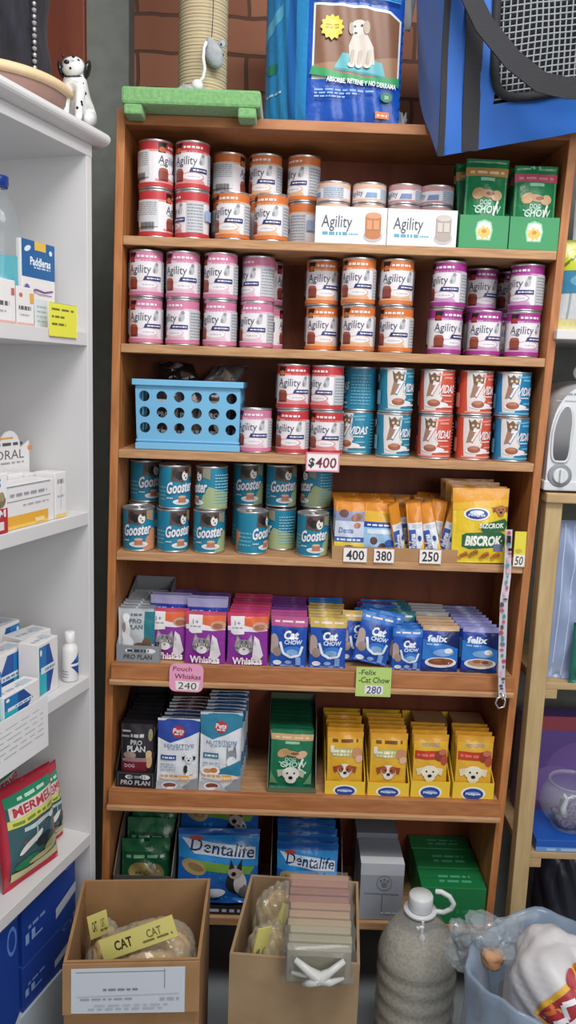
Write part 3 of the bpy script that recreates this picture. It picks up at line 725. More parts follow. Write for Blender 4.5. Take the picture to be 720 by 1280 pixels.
for j in range(4):
    o = pouch('biscuit_bag', w, .168 if j < 2 else .172, .026, YEL if j == 0 else ORY, paint_bisc, 90+j)
    o.location = (at(601, 675, .0).x + [0, .001, -.006, -.004][j], -.004+.044*j+.014, Z4+.0022); o.rotation_euler = (-.05, [-.02, .01, .02, -.01][j], 0)
    tag(o, 'yellow dog biscuit bag with orange top, %s from the front, right end of fourth shelf' % ORD[j], 'bag', 'yellow biscuit bags on the fourth shelf')

# --- fifth shelf
Z5 = ZS[4]+.0012
def column(name, cat, px, wpx, n, Y0, dY, z, H, T, py, protos, label, group, lean=-.05, jit=.0015, seed=0, dx=0.):
    """one file of pouches standing one behind another; protos(j) gives the pouch for place j"""
    r = random.Random(seed); X = at(px, py, Y0).x
    for j in range(n):
        p = protos(j)
        if p.name in USED:
            o = p.copy(); COL.objects.link(o)
        else: USED.add(p.name); o = p
        o.location = (X+r.uniform(-jit, jit)+dx*j, Y0+dY*j, z); o.rotation_euler = (lean*(1+r.uniform(-.3, .3)), r.uniform(-.015, .015), r.uniform(-.02, .02))
        tag(o, (label(j) if callable(label) else label) % ORD[j], cat, group)
def cyc(lst): return lambda j: lst[min(j, len(lst)-1)]
PUR = foil('83308f'); 
def paint_whisk(top, age='1+'):
    def f(p):
        p.rect(-.5, .0, .5, .70, '8a2f98'); p.rect(-.5, .70, .5, 1, top); p.poly([(-.5, .66), (-.5, .74), (0, .78), (.5, .70), (.5, .66), (.2, .64)], 'e8dfe4')
        p.poly([(-.1, .76), (.5, .68), (.5, .93), (-.1, .93)], 'd9663c'); p.ell(.32, .74, .20, .09, 'c79a82'); p.ell(.30, .73, .13, .055, '9f6247')
        p.poly([(-.42, .93), (-.42, .62), (-.34, .58), (-.08, .60), (-.08, .93)], 'e6e2e6'); p.text(age, -.25, .80, .09, '8d7f90', .02); p.scrib(-.38, -.12, .70, .03, 'a79fae', 4, 1)
        cat_face(p, -.08, .34, .24); p.poly([(.12, .12), (.18, .58), (.3, .50), (.40, .2), (.3, .1)], 'dcd6dc'); p.poly([(.2, .5), (.22, .42), (.16, .38)], 'b9a7b9')
        p.text('Whiskas', .0, .085, .13, 'f3eef4', .04, .0, width=.74)
    return f
wW = pw(51, .01, 800); HW = .122
WH = [pouch('cat_food_pouch', wW, HW, .014, PUR, paint_whisk(c), 100+i) for i, c in enumerate(['c44a68', 'c8405e', 'b03a78'])]
NAVYP = foil('25348c'); LIL = foil('8f86b6')
def paint_navy(p): p.rect(-.5, .86, .5, 1, '9a94bb'); p.rect(-.5, .70, .5, .86, '2a3aa2'); p.text('Senior', .2, .78, .07, 'e8e8f4', .02, width=.34); p.scrib(-.4, -.1, .76, .05, 'c9c9e4', 3, 2); cat_face(p, 0, .4, .24)
NV = pouch('cat_food_pouch', wW, HW+.024, .014, NAVYP, paint_navy, 110)
LV = pouch('cat_food_pouch', wW, HW, .014, foil('6d4f96'), paint_whisk('6d4f96', '7+'), 111)
for k, (px, seq) in enumerate([(210, [0, 3, 3, 4, 4, 4, 4, 4]), (257, [0, 3, 3, 4, 4, 4, 4, 4]), (309, [1, 1, 2, 1, 1, 2, 1, 1])]):
    pl = WH + [NV, LV]
    column('cat_food_pouch', 'pouch', px, 51, 8, .012 if k else .030, .0235, Z5, HW, .014, 800, lambda j: pl[seq[j]],
        lambda j: {0: 'purple cat food pouch with grey cat', 1: 'purple pouch with grey cat and red top', 2: 'purple pouch with grey cat and pink top', 3: 'navy pouch with lilac top', 4: 'all-purple cat food pouch'}[seq[j]] + ', %s from front in the ' + ['left', 'middle', 'right'][k] + ' purple row', 'purple cat food pouches', seed=k, dx=.0012 if k == 2 else .0)
# grey display box with silver pouches
GREYC = ink('8d9298'); 
def paint_gtray(p):
    p.ell(-.2, .70, .1, .12, 'e4e6ea'); p.ell(.28, .70, .13, .14, 'e4e6ea'); p.scrib(-.25, .25, .62, .16, '3c3e44', 6, 2); p.text('PRO PLAN', .0, .34, .26, '44474e', .02, .12, width=.66)
xa, xb = at(142, 825, .0).x, at(196, 825, .0).x
t = tray('display_carton', xb-xa, .215, .150, .040, GREYC, paint_gtray, hs=.115); t.location = ((xa+xb)/2+.006, .001, Z5); t.rotation_euler.z = -.03
tag(t, 'grey display carton of silver pouches at left end of fifth shelf', 'carton')
SILP = foil('b9bfc4')
def paint_pp(p):
    p.rect(.22, .30, .5, .92, '1f7480'); p.text('PRO', -.02, .74, .08, '5a6b78', .03, width=.34); p.text('PLAN', -.02, .63, .08, '5a6b78', .03, width=.4); p.scrib(-.15, .15, .84, .04, '6b6f78', 4, 1)
    p.ell(-.28, .55, .12, .24, 'e6e8ea'); p.ell(-.22, .30, .16, .15, 'dfe1e4'); p.ell(-.28, .80, .10, .08, 'eef0f0'); p.ell(-.34, .62, .05, .10, '9c8f84'); p.ell(.18, .27, .26, .07, '7d5a42'); p.ell(.30, .33, .12, .1, '68503f')
protoP = [pouch('cat_food_pouch', (xb-xa)*.86, .122, .016, SILP, paint_pp, 120)]
column('cat_food_pouch', 'pouch', 170, 48, 8, .016, .022, Z5+.0034, .12, .016, 800, cyc(protoP), 'silver pouch with teal stripe, %s from front in the grey carton', 'silver pouches in the grey carton', dx=.0012)
# blue cat food pouches
BLU = foil('1f4fae')
def paint_chow(top):
    def f(p):
        p.rect(-.5, .80, .5, 1, top); p.scrib(-.4, .4, .88, .035, 'e4d8d8', 4, 1); p.ell(-.42, .45, .13, .2, 'b59f9a'); p.ell(-.32, .30, .12, .10, '9a8880')
        p.ell(.02, .72, .22, .05, '17357f'); p.text('Cat', .06, .64, .15, 'eaf0fa', .05, .15, width=.42); p.text('CHOW', .12, .50, .08, 'd3e2f6', .04, .1, width=.5)
        p.ell(.12, .32, .26, .11, '3b7bd0'); p.ell(.10, .30, .16, .06, '86aede'); p.stroke([(-.25, .5), (-.15, .28), (.05, .20), (.3, .24), (.38, .42)], .07, 'dfe8f4')
        p.ell(-.30, .08, .12, .05, 'dfe8f4'); p.ell(.0, .09, .10, .04, '8fb4e4'); p.rect(.2, .04, .34, .2, '7fa6de')
    return f
wC = pw(46, .01, 800)
CH = {k: pouch('cat_food_pouch', wC, .118, .014, BLU, paint_chow(c), 130+i) for i, (k, c) in enumerate([('pink', 'b8558a'), ('tan', 'cdaf5c'), ('blue', '2f74c4'), ('plum', '74357f')])}
column('cat_food_pouch', 'pouch', 361, 46, 8, .010, .0235, Z5, .118, .014, 800, lambda j: CH['pink'] if j < 3 else CH['plum'], lambda j: 'blue cat food pouch with %s top, %%s from front beside the purple rows' % ('pink' if j < 3 else 'plum'), 'blue cat food pouches', seed=11)
column('cat_food_pouch', 'pouch', 410, 46, 8, .010, .0235, Z5, .118, .014, 800, lambda j: CH['tan'] if j < 6 else CH['blue'], lambda j: 'blue cat food pouch with %s top, %%s from front of the tan-topped row' % ('tan' if j < 6 else 'light blue'), 'blue cat food pouches', seed=12)
tl = [(449, .05, .10, 'tan', .3), (467, .022, .22, 'blue', .1), (478, .046, .16, 'blue', 0), (472, .075, .05, 'blue', .05), (468, .10, .0, 'blue', 0), (474, .125, .05, 'blue', .0), (470, .15, .0, 'plum', 0), (474, .175, .0, 'blue', 0)]
for j, (px, Y, ry, kk, rz) in enumerate(tl):
    o = CH[kk].copy(); COL.objects.link(o); o.location = (at(px, 812, Y).x-.01, Y, Z5+.012*abs(ry)*4); o.rotation_euler = (-.12 if j < 3 else -.05, ry, rz)
    tag(o, 'plain blue cat food pouch slumped sideways, %s from front of the untidy row' % ORD[j], 'pouch', 'blue cat food pouches')
w2 = pw(38, .01, 800); CH2 = pouch('cat_food_pouch', w2, .098, .014, BLU, paint_chow('2f74c4'), 140)
GT = pouch('cat_food_pouch', w2, .118, .014, BLU, paint_chow('2c6f78'), 141)
column('cat_food_pouch', 'pouch', 510, 38, 8, .012, .0235, Z5, .1, .014, 805, lambda j: CH2 if j < 3 else GT, 'small blue cat food pouch, %s from front beside the food-dish pouches', 'blue cat food pouches', seed=13, dx=-.003)
FEL = foil('1b3f9e')
def paint_felix(top, plate):
    def f(p):
        p.rect(-.5, .88, .5, 1, top); p.poly([(-.5, .70), (.5, .55), (.5, .2), (-.5, .25)], '2f78c8'); p.poly([(.1, .88), (.5, .88), (.5, .5), (.1, .62)], '16265e')
        p.text('felix', -.10, .72, .13, 'dfe8f6', .04, .15, width=.56); p.scrib(-.4, .0, .58, .03, 'a9c6ec', 4, 2); p.ell(.08, .42, .3, .08, '7fa9de')
        p.ell(.02, .20, .44, .12, 'e4e6e6'); p.ell(.02, .22, .36, .08, plate); p.ell(-.08, .25, .12, .04, 'a0603c'); p.ell(.15, .24, .1, .04, '8a4c30'); p.ell(.22, .46, .12, .06, 'eef0f2')
        p.rect(-.5, 0, .5, .06, '16265e')
    return f
wF = pw(46, .01, 800)
FA = pouch('cat_food_pouch', wF, .108, .014, FEL, paint_felix('c2a07a', '8b4a30'), 150); FB = pouch('cat_food_pouch', wF, .108, .014, FEL, paint_felix('8f8fc4', 'b79a84'), 151)
FC = pouch('cat_food_pouch', wF, .112, .014, FEL, paint_felix('b9b6b4', '8b4a30'), 152)
column('cat_food_pouch', 'pouch', 551, 46, 8, .012, .0235, Z5, .11, .014, 810, lambda j: FA if j < 4 else FC, lambda j: 'blue pouch with %s top and brown food dish, %%s from front of its row' % ('tan' if j < 4 else 'grey'), 'blue food-dish pouches', seed=14, dx=-.002)
column('cat_food_pouch', 'pouch', 599, 46, 8, .012, .0235, Z5, .11, .014, 812, lambda j: FB, 'blue pouch with lilac top and pale food dish, %s from front of its row', 'blue food-dish pouches', seed=15, dx=-.0022)

# --- sixth shelf
Z6 = ZS[5]+.0012
BLKC = ink('232126'); BLKF = foil('2a282d')
def paint_btray(p):
    p.ell(-.16, .66, .1, .13, 'dfe1e6'); p.ell(.24, .68, .13, .15, 'dfe1e6'); p.scrib(-.2, .25, .58, .18, '8d8d94', 5, 2); p.text('PRO PLAN', .0, .32, .27, 'b9bbc2', .03, .12, width=.74)
    p.stroke([(-.44, .9), (-.44, .1)], .02, '5a585e'); p.stroke([(.44, .9), (.44, .1)], .02, '5a585e'); p.stroke([(-.44, .9), (.44, .9)], .02, '5a585e')
def paint_bp(p):
    p.scrib(-.2, .2, .76, .05, 'b9bbc2', 4, 1); p.text('PRO', -.02, .68, .075, 'c9cbd2', .03, width=.36); p.text('PLAN', -.02, .58, .09, 'd6d8de', .03, width=.56)
    p.rect(-.45, .84, -.2, .87, 'a9aab0'); p.rect(-.48, .76, -.24, .79, '8d8e94'); p.ell(-.22, .48, .2, .06, 'a58f86'); p.ell(.36, .40, .1, .13, 'c9a678'); p.ell(.36, .5, .09, .06, 'd6b88e'); p.ell(.40, .80, .07, .1, '9a9474')
    p.rect(-.45, .22, .3, .38, '7b2434'); p.text('DOG', -.22, .31, .05, 'd9b9bf', .02); p.poly([(-.45, .38), (.3, .38), (.3, .44), (-.2, .45), (-.45, .42)], '9c7f80')
xa, xb = at(144, 980, .0).x, at(194, 980, .0).x
t = tray('display_carton', xb-xa, .215, .185, .040, BLKC, paint_btray, hs=.135); t.location = ((xa+xb)/2, .002, Z6); t.rotation_euler.z = -.06
tag(t, 'black display carton of dark pouches at left end of sixth shelf', 'carton')
column('dog_food_pouch', 'pouch', 171, 46, 8, .016, .023, Z6+.0034, .13, .016, 950, cyc([pouch('dog_food_pouch', (xb-xa)*.84, .152, .016, BLKF, paint_bp, 160)]), 'black dog food pouch with crimson panel, %s from front in the black carton', 'black pouches in the black carton', dx=.0014)
WHF = foil('dfe3ea')
def paint_petx(c, dog):
    def f(p):
        p.poly([(-.5, .73), (-.2, .66), (.1, .72), (.5, .82), (.5, 1), (-.5, 1)], c); p.poly([(-.5, .97), (.5, .97), (.5, 1), (-.5, 1)], 'cfd6e2')
        p.star(.0, .82, .13, .17, 9, 'a83240'); p.ell(.0, .82, .16, .07, 'b53c48'); p.text('Pets', .0, .835, .06, 'f0e4e6', .03, .1, width=.26); p.scrib(-.1, .1, .775, .02, 'f0d4d8', 3, 2)
        p.text('SENSITIVE' if dog else 'NUTRITION', .02, .625, .05, '7f95b4', .01, width=.74); p.scrib(-.25, .3, .575, .018, '9db0c8', 7, 3)
        p.rect(-.42, .42, -.04, .49, '3a4f96' if dog else '3f7f96'); p.scrib(-.38, -.08, .44, .025, 'e2e8f2', 5, 1)
        for i in range(3): p.scrib(-.42, -.05 if dog else .0, .35-.04*i, .015, '9db0c8', 5, i)
        if dog: dog_face(p, .27, .44, .11, 'e8e8ea', '2c2a30', patch=None); p.poly([(.18, .36), (.38, .36), (.4, .24), (.2, .2)], 'e4e6ea'); p.ell(.2, .30, .05, .06, '2c2a30')
        else:
            p.poly([(.16, .62), (.20, .50), (.30, .50), (.36, .64), (.40, .46), (.38, .36), (.16, .36)], '7d838c'); p.ell(.27, .45, .11, .08, '8f949c'); p.ell(.28, .38, .12, .07, 'e6e8ea'); p.poly([(-.1, .26), (.5, .40), (.5, .20), (.05, .20)], c)
            p.ell(-.24, .26, .24, .07, 'eef0f2'); p.ell(-.3, .26, .1, .03, 'd9955c'); p.ell(-.15, .27, .09, .035, 'c97a48')
        p.ell(.0, .18, .45, .04, 'e9d9c9'); p.scrib(-.4, .1, .18, .03, 'c9a07a', 6, 3); p.rect(.05, .14, .28, .21, 'e8a24a'); p.text('New', .16, .175, .04, 'f8ead2', .02)
        p.poly([(.5, 0), (.5, .18), (.32, .12), (.0, .0)], '8f9298'); p.poly([(-.5, 0), (.2, 0), (.0, .1), (-.5, .12)], 'b9bcc4'); p.ell(-.18, .06, .2, .055, 'e6e8ec'); p.ell(-.18, .065, .15, .035, '8a4c3e')
    return f
for k, (px, wp, c, Hh, nb) in enumerate([(221.5, 53, '2b48a0', .170, 'dark blue'), (276, 53, '2f7f9e', .188, 'teal')]):
    P0 = pouch('dog_food_pouch', pw(wp, .0, 930), Hh, .012, WHF, paint_petx(c, k == 0), 170+k, seal=.03); P1 = pouch('dog_food_pouch', pw(wp-2, .0, 930), Hh-.012, .012, WHF, paint_petx(['3d4f7d', '33608f'][k], k == 0), 175+k, seal=.03)
    P2 = pouch('dog_food_pouch', pw(wp-2, .0, 930), Hh-.012, .012, WHF, paint_petx(['5a3638', '33608f'][k], k == 0), 178+k, seal=.03)
    column('dog_food_pouch', 'pouch', px, wp, 9, .006, .0205, Z6, .16, .012, 935, lambda j: P0 if j == 0 else (P1 if j < 5 else P2), 'white pouch with %s top, %%s from front of its row, sixth shelf' % nb, 'white and blue pouches on the sixth shelf', dx=[.0022, .0012][k], seed=20+k, lean=-.06)
# green pouches in a clear-sided carton
xa, xb = at(333, 985, .0).x, at(394, 985, .0).x
t = tray('display_carton', xb-xa, .205, .165, .012, '5b6b52', hs=.145, sidecol=ink('5d6a58')); t.location = ((xa+xb)/2+.002, .002, Z6)
tag(t, 'narrow greenish carton holding a file of green pouches, sixth shelf', 'carton')
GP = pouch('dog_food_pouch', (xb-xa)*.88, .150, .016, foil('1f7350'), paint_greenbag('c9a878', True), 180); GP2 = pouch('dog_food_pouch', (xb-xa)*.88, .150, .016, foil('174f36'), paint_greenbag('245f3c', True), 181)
column('dog_food_pouch', 'pouch', 364, 56, 9, .016, .0205, Z6+.0034, .15, .016, 935, lambda j: GP if j < 2 else GP2, 'green dog food pouch, %s from front in the narrow greenish carton', 'green pouches on the sixth shelf', seed=23, jit=.0006)
# four yellow cartons
YELC = ink('ecc53a'); YF = foil('e2ae33')
def paint_ytray(p): p.ell(.0, .34, .30, .42, 'f2efe2'); p.ell(.0, .30, .25, .36, '24499c'); p.ell(.0, .34, .17, .12, '7f9fd4'); p.text('Pedigree', .0, .32, .13, 'eef0f6', .02, width=.36)
def paint_yp(kind):
    def f(p):
        p.rect(-.5, .90, .5, 1, 'd99c30')
        if kind == 0:
            p.scrib(-.36, .36, .83, .055, '7a4a22', 3, 1); p.rect(-.40, .60, .22, .74, 'b9b878'); p.scrib(-.34, .18, .67, .04, 'f0eccf', 5, 2); p.scrib(-.34, .10, .62, .03, 'f0eccf', 5, 4); p.rect(-.42, .66, -.32, .78, 'e9e6d6')
            p.ell(.34, .66, .15, .09, 'c98f6a'); p.ell(.40, .56, .11, .06, 'e0b89a'); dog_face(p, .0, .36, .22, 'efe9df', '9a4a28', patch='a8552e')
        else:
            p.text('PEDIGREE', .0, .84, .055, '8fa0a0', .02, width=.5); p.rect(-.46, .60, .46, .74, 'c23b26'); p.scrib(-.4, .1, .65, .04, 'd97a5c', 4, 1); p.ell(.26, .66, .16, .09, '8f3f2c'); p.ell(.40, .58, .11, .08, 'b0523c'); p.ell(.34, .72, .12, .05, 'c2705a')
            dog_face(p, -.02, .36, .26, 'efe6cf', 'ead9b4')
    return f
for k, (x0, x1) in enumerate([(406, 456), (459.5, 511), (513.5, 562), (566, 617)]):
    xa, xb = at(x0, 985, .002).x, at(x1, 990, .002).x
    t = tray('display_carton', xb-xa, .20, .13, .033 if k < 2 else .040, YELC, paint_ytray, hs=.09); t.location = ((xa+xb)/2, .001, Z6)
    nm = ['leftmost', 'second from left', 'third from left', 'rightmost'][k]
    tag(t, 'yellow display carton with blue oval, %s of four on sixth shelf' % nm, 'carton', 'yellow cartons on the sixth shelf')
    PR = [pouch('dog_food_pouch', (xb-xa)*.90, .146, .015, YF, paint_yp(0 if k < 2 else 1), 190+k*3+i) for i in range(2)]
    column('dog_food_pouch', 'pouch', (x0+x1)/2, 48, [6, 6, 4, 4][k], .014, .0225, Z6+.0034, .14, .015, 965, lambda j: PR[j % 2], 'yellow dog food pouch with %s, %%s from front in the %s yellow carton' % (['brown-eared dog', 'brown-eared dog', 'cream dog', 'cream dog'][k], nm.split(' ')[0]), 'yellow pouches on the sixth shelf', seed=30+k, jit=.0008)

for k, (px, nm) in enumerate([(536, 'left'), (584, 'right')]):
    g = carton('carton', .080, .076, .128, KRAFT); g.location = (at(px, 960, .12).x, .122, Z6+.0034)
    tag(g, 'plain brown cardboard block behind the cream dog pouches, %s one, sixth shelf' % nm, 'carton', 'plain cartons on the sixth shelf')
# ------------------------------------------------------------------ hand-written price tags, ribbon
CARD = ink('ece6e4', .7); PEN = ink('34323a', .7); PINKC = ink('e79fc0', .7); GREENC = ink('b7d277', .7); YELLOWC = ink('e3d545', .7); REDPEN = ink('7d2a45', .7)
def price_tag(x0, y0, x1, y1, Y, col, paint, label, th=.0012, round_=.0, rot=0., name='price_tag'):
    a, b = at(x0, y1, Y), at(x1, y0, Y); w, h = b.x-a.x, b.z-a.z
    g = MB(); r = round_*min(w, h); pts = []
    if r:
        for cx, cz, q in ((w/2-r, h-r, 0), (-w/2+r, h-r, 1), (-w/2+r, r, 2), (w/2-r, r, 3)):
            for k in range(6):
                t = PI/2*(q+k/5); pts.append((cx+r*math.cos(t), 0, cz+r*math.sin(t)))
    else: pts = [(w/2, 0, h), (-w/2, 0, h), (-w/2, 0, 0), (w/2, 0, 0)]
    g.prism(pts, (0, th, 0), col)
    paint(Norm(Deco(g, flat((0, 0, 0), (1, 0, 0), (0, 0, 1)), lift=.0002, base=.0002), w, h))
    o = g.build(name); o.location = ((a.x+b.x)/2, Y, a.z); o.rotation_euler = (-.03, rot, 0)
    return tag(o, label, 'price tag')
def pt400(p):
    p.rect(-.5, .92, .5, 1, 'd98fa6'); p.rect(-.5, 0, .5, .08, 'd98fa6'); p.rect(-.5, 0, -.46, 1, 'd98fa6'); p.rect(.46, 0, .5, 1, 'd98fa6')
    p.text('$', -.33, .48, .42, PEN, .03, .1); p.text('400', .10, .48, .52, REDPEN, .01, .1, width=.62)
price_tag(382, 566.5, 425, 589, -.0035, CARD, pt400, 'white price tag reading 400 with pink border on the third shelf edge')
for k_, (x0, x1, y0, y1, tx) in enumerate( ((429, 459, 686, 702, '400'), (467, 493, 687, 703, '380'), (524, 552, 688, 704, '250'))):
    price_tag(x0, y0, x1, y1, -.0035, CARD, lambda p: (p.text(tx, 0, .5, .68, PEN, .02, .0, width=.78)), 'small white price tag reading %s, %s of three on the cardboard tray' % (tx, ['leftmost', 'middle', 'rightmost'][k_]))
def ptw(p):
    p.text('Pouch', -.12, .82, .16, REDPEN, .01, .1, width=.56); p.text('Whiskas', .04, .55, .17, REDPEN, .01, .1, width=.78); p.poly([(-.32, .38), (.40, .38), (.36, .06), (-.30, .06)], 'ece6e4'); p.text('240', .04, .22, .25, PEN, .0, .05, width=.54)
price_tag(211, 831, 254, 864, -.0235, PINKC, ptw, 'pink rounded price tag reading 240 on the fifth shelf edge', round_=.22, rot=.02)
def ptf(p):
    p.text('-Felix', -.18, .83, .17, ink('2f4a2a'), .01, .1, width=.5); p.text('-Cat Chow', .02, .57, .19, ink('2f4a2a'), .01, .1, width=.88); p.rect(-.24, .08, .28, .38, 'ece6e4'); p.text('280', .02, .23, .25, ink('3a4a8c'), .01, .1, width=.42)
price_tag(444, 835.5, 490, 870, -.0235, GREENC, ptf, 'lime green price tag with two handwritten lines on the fifth shelf edge')
def pty(p): p.rect(-.5, 0, .5, .34, 'e9e4de'); p.text('50', .0, .17, .24, PEN, .01, .1, width=.7); p.ell(-.1, .45, .3, .06, 'c8b02a')
price_tag(641, 665, 659, 708, -.004, YELLOWC, pty, 'yellow and white price tag at the right end of fourth shelf')
# long patterned ribbon with a metal clip
def ribbon():
    root = empty('ribbon_leash', at(633, 665, -.012), 0, 'patterned pink and grey ribbon hanging down beside the right side panel', 'ribbon')
    o = Vector(root.location); g = MB(); P = [at(x, y, -.012+dy)-o for x, y, dy in ((636, 662, 0), (635, 690, -.003), (634, 720, -.012), (630, 750, -.02), (629, 780, -.024), (628, 810, -.026), (627, 840, -.028), (627, 858, -.030), (628, 872, -.030))]
    n = 64; W2 = .0085
    def cen(t):
        f = t*(len(P)-1); i = min(int(f), len(P)-2); return P[i].lerp(P[i+1], f-i)
    def fn(u, v, l):
        c = cen(1-v); tw = .55*math.sin(9*v)*.6; return tuple(c + Vector((math.cos(tw), math.sin(tw), 0))*(u*W2) + Vector((-math.sin(tw)*-1, -math.cos(tw), 0))*l)
    base = ink('c9c3cc', .6)
    g.grid(lambda i, j: fn((i-.5)*2, j, .0006), 4, n, base); g.grid(lambda i, j: fn((i-.5)*2, j, -.0006), 4, n, base, flip=True)
    d = Deco(g, lambda u, v, l: fn(u, v, l+.0006), su=.5, sv=1/n, lift=.0002, base=.0003, clip=(-1, 0, 1, 1))
    r = random.Random(4)
    for k in range(34):
        v = (k+.5)/34; d.ell(r.uniform(-.5, .5), v, r.uniform(.3, .6), r.uniform(.006, .014), ink(['c0506a', '4d8f96', '55505c', 'b9475c', 'd7a3b4', '6a6f8f'][r.randrange(6)], .6))
    d.rect(-.9, .93, .2, .97, BLACKI); d.rect(-.6, .885, .6, .9, BLACKI)
    g.build('strap', root, normals=False)
    h = MB(); e = P[-1]; h.tube([e+Vector((-.002, -.002, .004)), e+Vector((-.012, -.004, .0)), e+Vector((-.016, -.004, -.012)), e+Vector((-.008, -.004, -.024)), e+Vector((.004, -.004, -.02)), e+Vector((.006, -.004, -.006)), e+Vector((.002, -.003, .004))], .0022, TIN, 8)
    h.lathe([(.004, -.006), (.0045, 0), (.004, .006)], TIN, 12, c=tuple(e+Vector((0, -.003, .004))), cap0=True, cap1=True); h.build('metal_clip', root)
ribbon()
# ------------------------------------------------------------------ on top of the bookcase
ZT = ZTOP+.0208
PLUSH = mat('green_plush', '6fa167', .95, kind='noise', col2='82b477', scale=120, bump=.5, sheen=.3)
SISAL = mat('sisal_rope', 'b7a684', .95, kind='wave', col2='c9ba98', scale=48, bump=.5)
SUEDE = mat('grey_plush', '9aa0a4', .95, kind='noise', col2='aab0b3', scale=90, bump=.4, sheen=.3)
WPLUSH = mat('white_plush', 'e2e2e0', .95, kind='noise', scale=80, bump=.4, sheen=.3)
def scratcher():
    Yf = -.06; a, b = at(151, 122, Yf), at(326, 128, Yf); zt = ZT+.034
    root = empty('scratching_post', ((a.x+b.x)/2, Yf, ZT), 0, 'cat scratching post, green plush base, on top of the bookcase', 'scratching post'); W2 = (b.x-a.x)/2
    g = MB(); g.box(-W2, W2, 0, .30, .0005, .034, PLUSH, .006)
    g.build('base', root)
    for s in (-1, 1):
        g = MB(); x0 = -W2+.005 if s < 0 else W2-.045; g.box(x0, x0+.036, .002, .050, -.018, .002, PLUSH, .004); g.build('foot', root)
    c = at(253, 110, .06); rr = pw(62, .06, 60)/2; n = 40; prof = []
    for i in range(120):
        h = .034+i*.0045; prof += [(rr-.0018, h), (rr-.0009, h+.0011), (rr-.0009, h+.0033), (rr-.0018, h+.0045)]
    g = MB(); g.lathe(prof, SISAL, n, c=(c.x-root.location.x, .06-Yf, 0)); g.build('post', root)
    # toy mouse on a cord in front of the post
    t = at(267, 66, -.002); m = empty('toy_mouse', t, 0, 'grey toy mouse hanging on a cord in front of the scratching post', 'cat toy')
    g = MB(); bm = bmesh.new(); bmesh.ops.create_uvsphere(bm, u_segments=20, v_segments=14, radius=1)
    for v in bm.verts:
        k = 1-.38*max(0, v.co.z); v.co = Vector((v.co.x*.019*k, v.co.y*.016*k, v.co.z*.031))
    g.bm(bm, SUEDE, True, Matrix.Rotation(-.35, 4, 'Y')); bm.free(); g.build('body', m)
    g = MB()
    for s in (-1, 1):
        g = MB(); g.ball((.008+s*.009, -.008, .014), .008, SUEDE, (1, .35, 1), 2); g.build('ear', m)
    g = MB(); g.ball((.016, -.012, .012), .002, BLACKI); g.build('eye', m)
    g = MB(); g.ball((.019, -.004, -.005), .0032, BLACKI, (.6, .6, 1.3)); g.build('patch', m)
    g = MB(); g.tube([(-.004, -.004, .028), (-.003, 0, .06), (0, 0, .2), (.001, 0, .42)], .0009, BLACKI, 6); g.build('cord', m)
    g = MB(); q = lambda x, y: tuple(at(x, y, -.02)-t); g.tube([q(258, 52), q(255, 60), q(254, 72), q(256, 86), q(254, 97), q(248, 104)], .0034, WPLUSH, 8); g.build('tail', m)
    g = MB(); g.ball(q(246.5, 107), .0115, WPLUSH); g.ball(q(247, 107), .011, WPLUSH, (1, 1, 1.05)); g.build('pompom', m)
    o = Vector(at(238, 109, -.012)); g = MB(); bm = bmesh.new(); bmesh.ops.create_icosphere(bm, subdivisions=3, radius=1)
    r = random.Random(3)
    for v in bm.verts: v.co = Vector((v.co.x*.030, v.co.y*.016, v.co.z*.011+.010))*(1+.12*math.sin(9*v.co.x+4*v.co.y))
    g.bm(bm, SUEDE, True); bm.free(); k = g.build('toy_feather'); k.location = (o.x, o.y, zt-.001); k.name = 'cat_toy'
    tag(k, 'small grey plush lump lying on the green base beside the post', 'cat toy')
scratcher()
PADB = foil('1450b0', .3); PADL = foil('2f8fcf', .35)
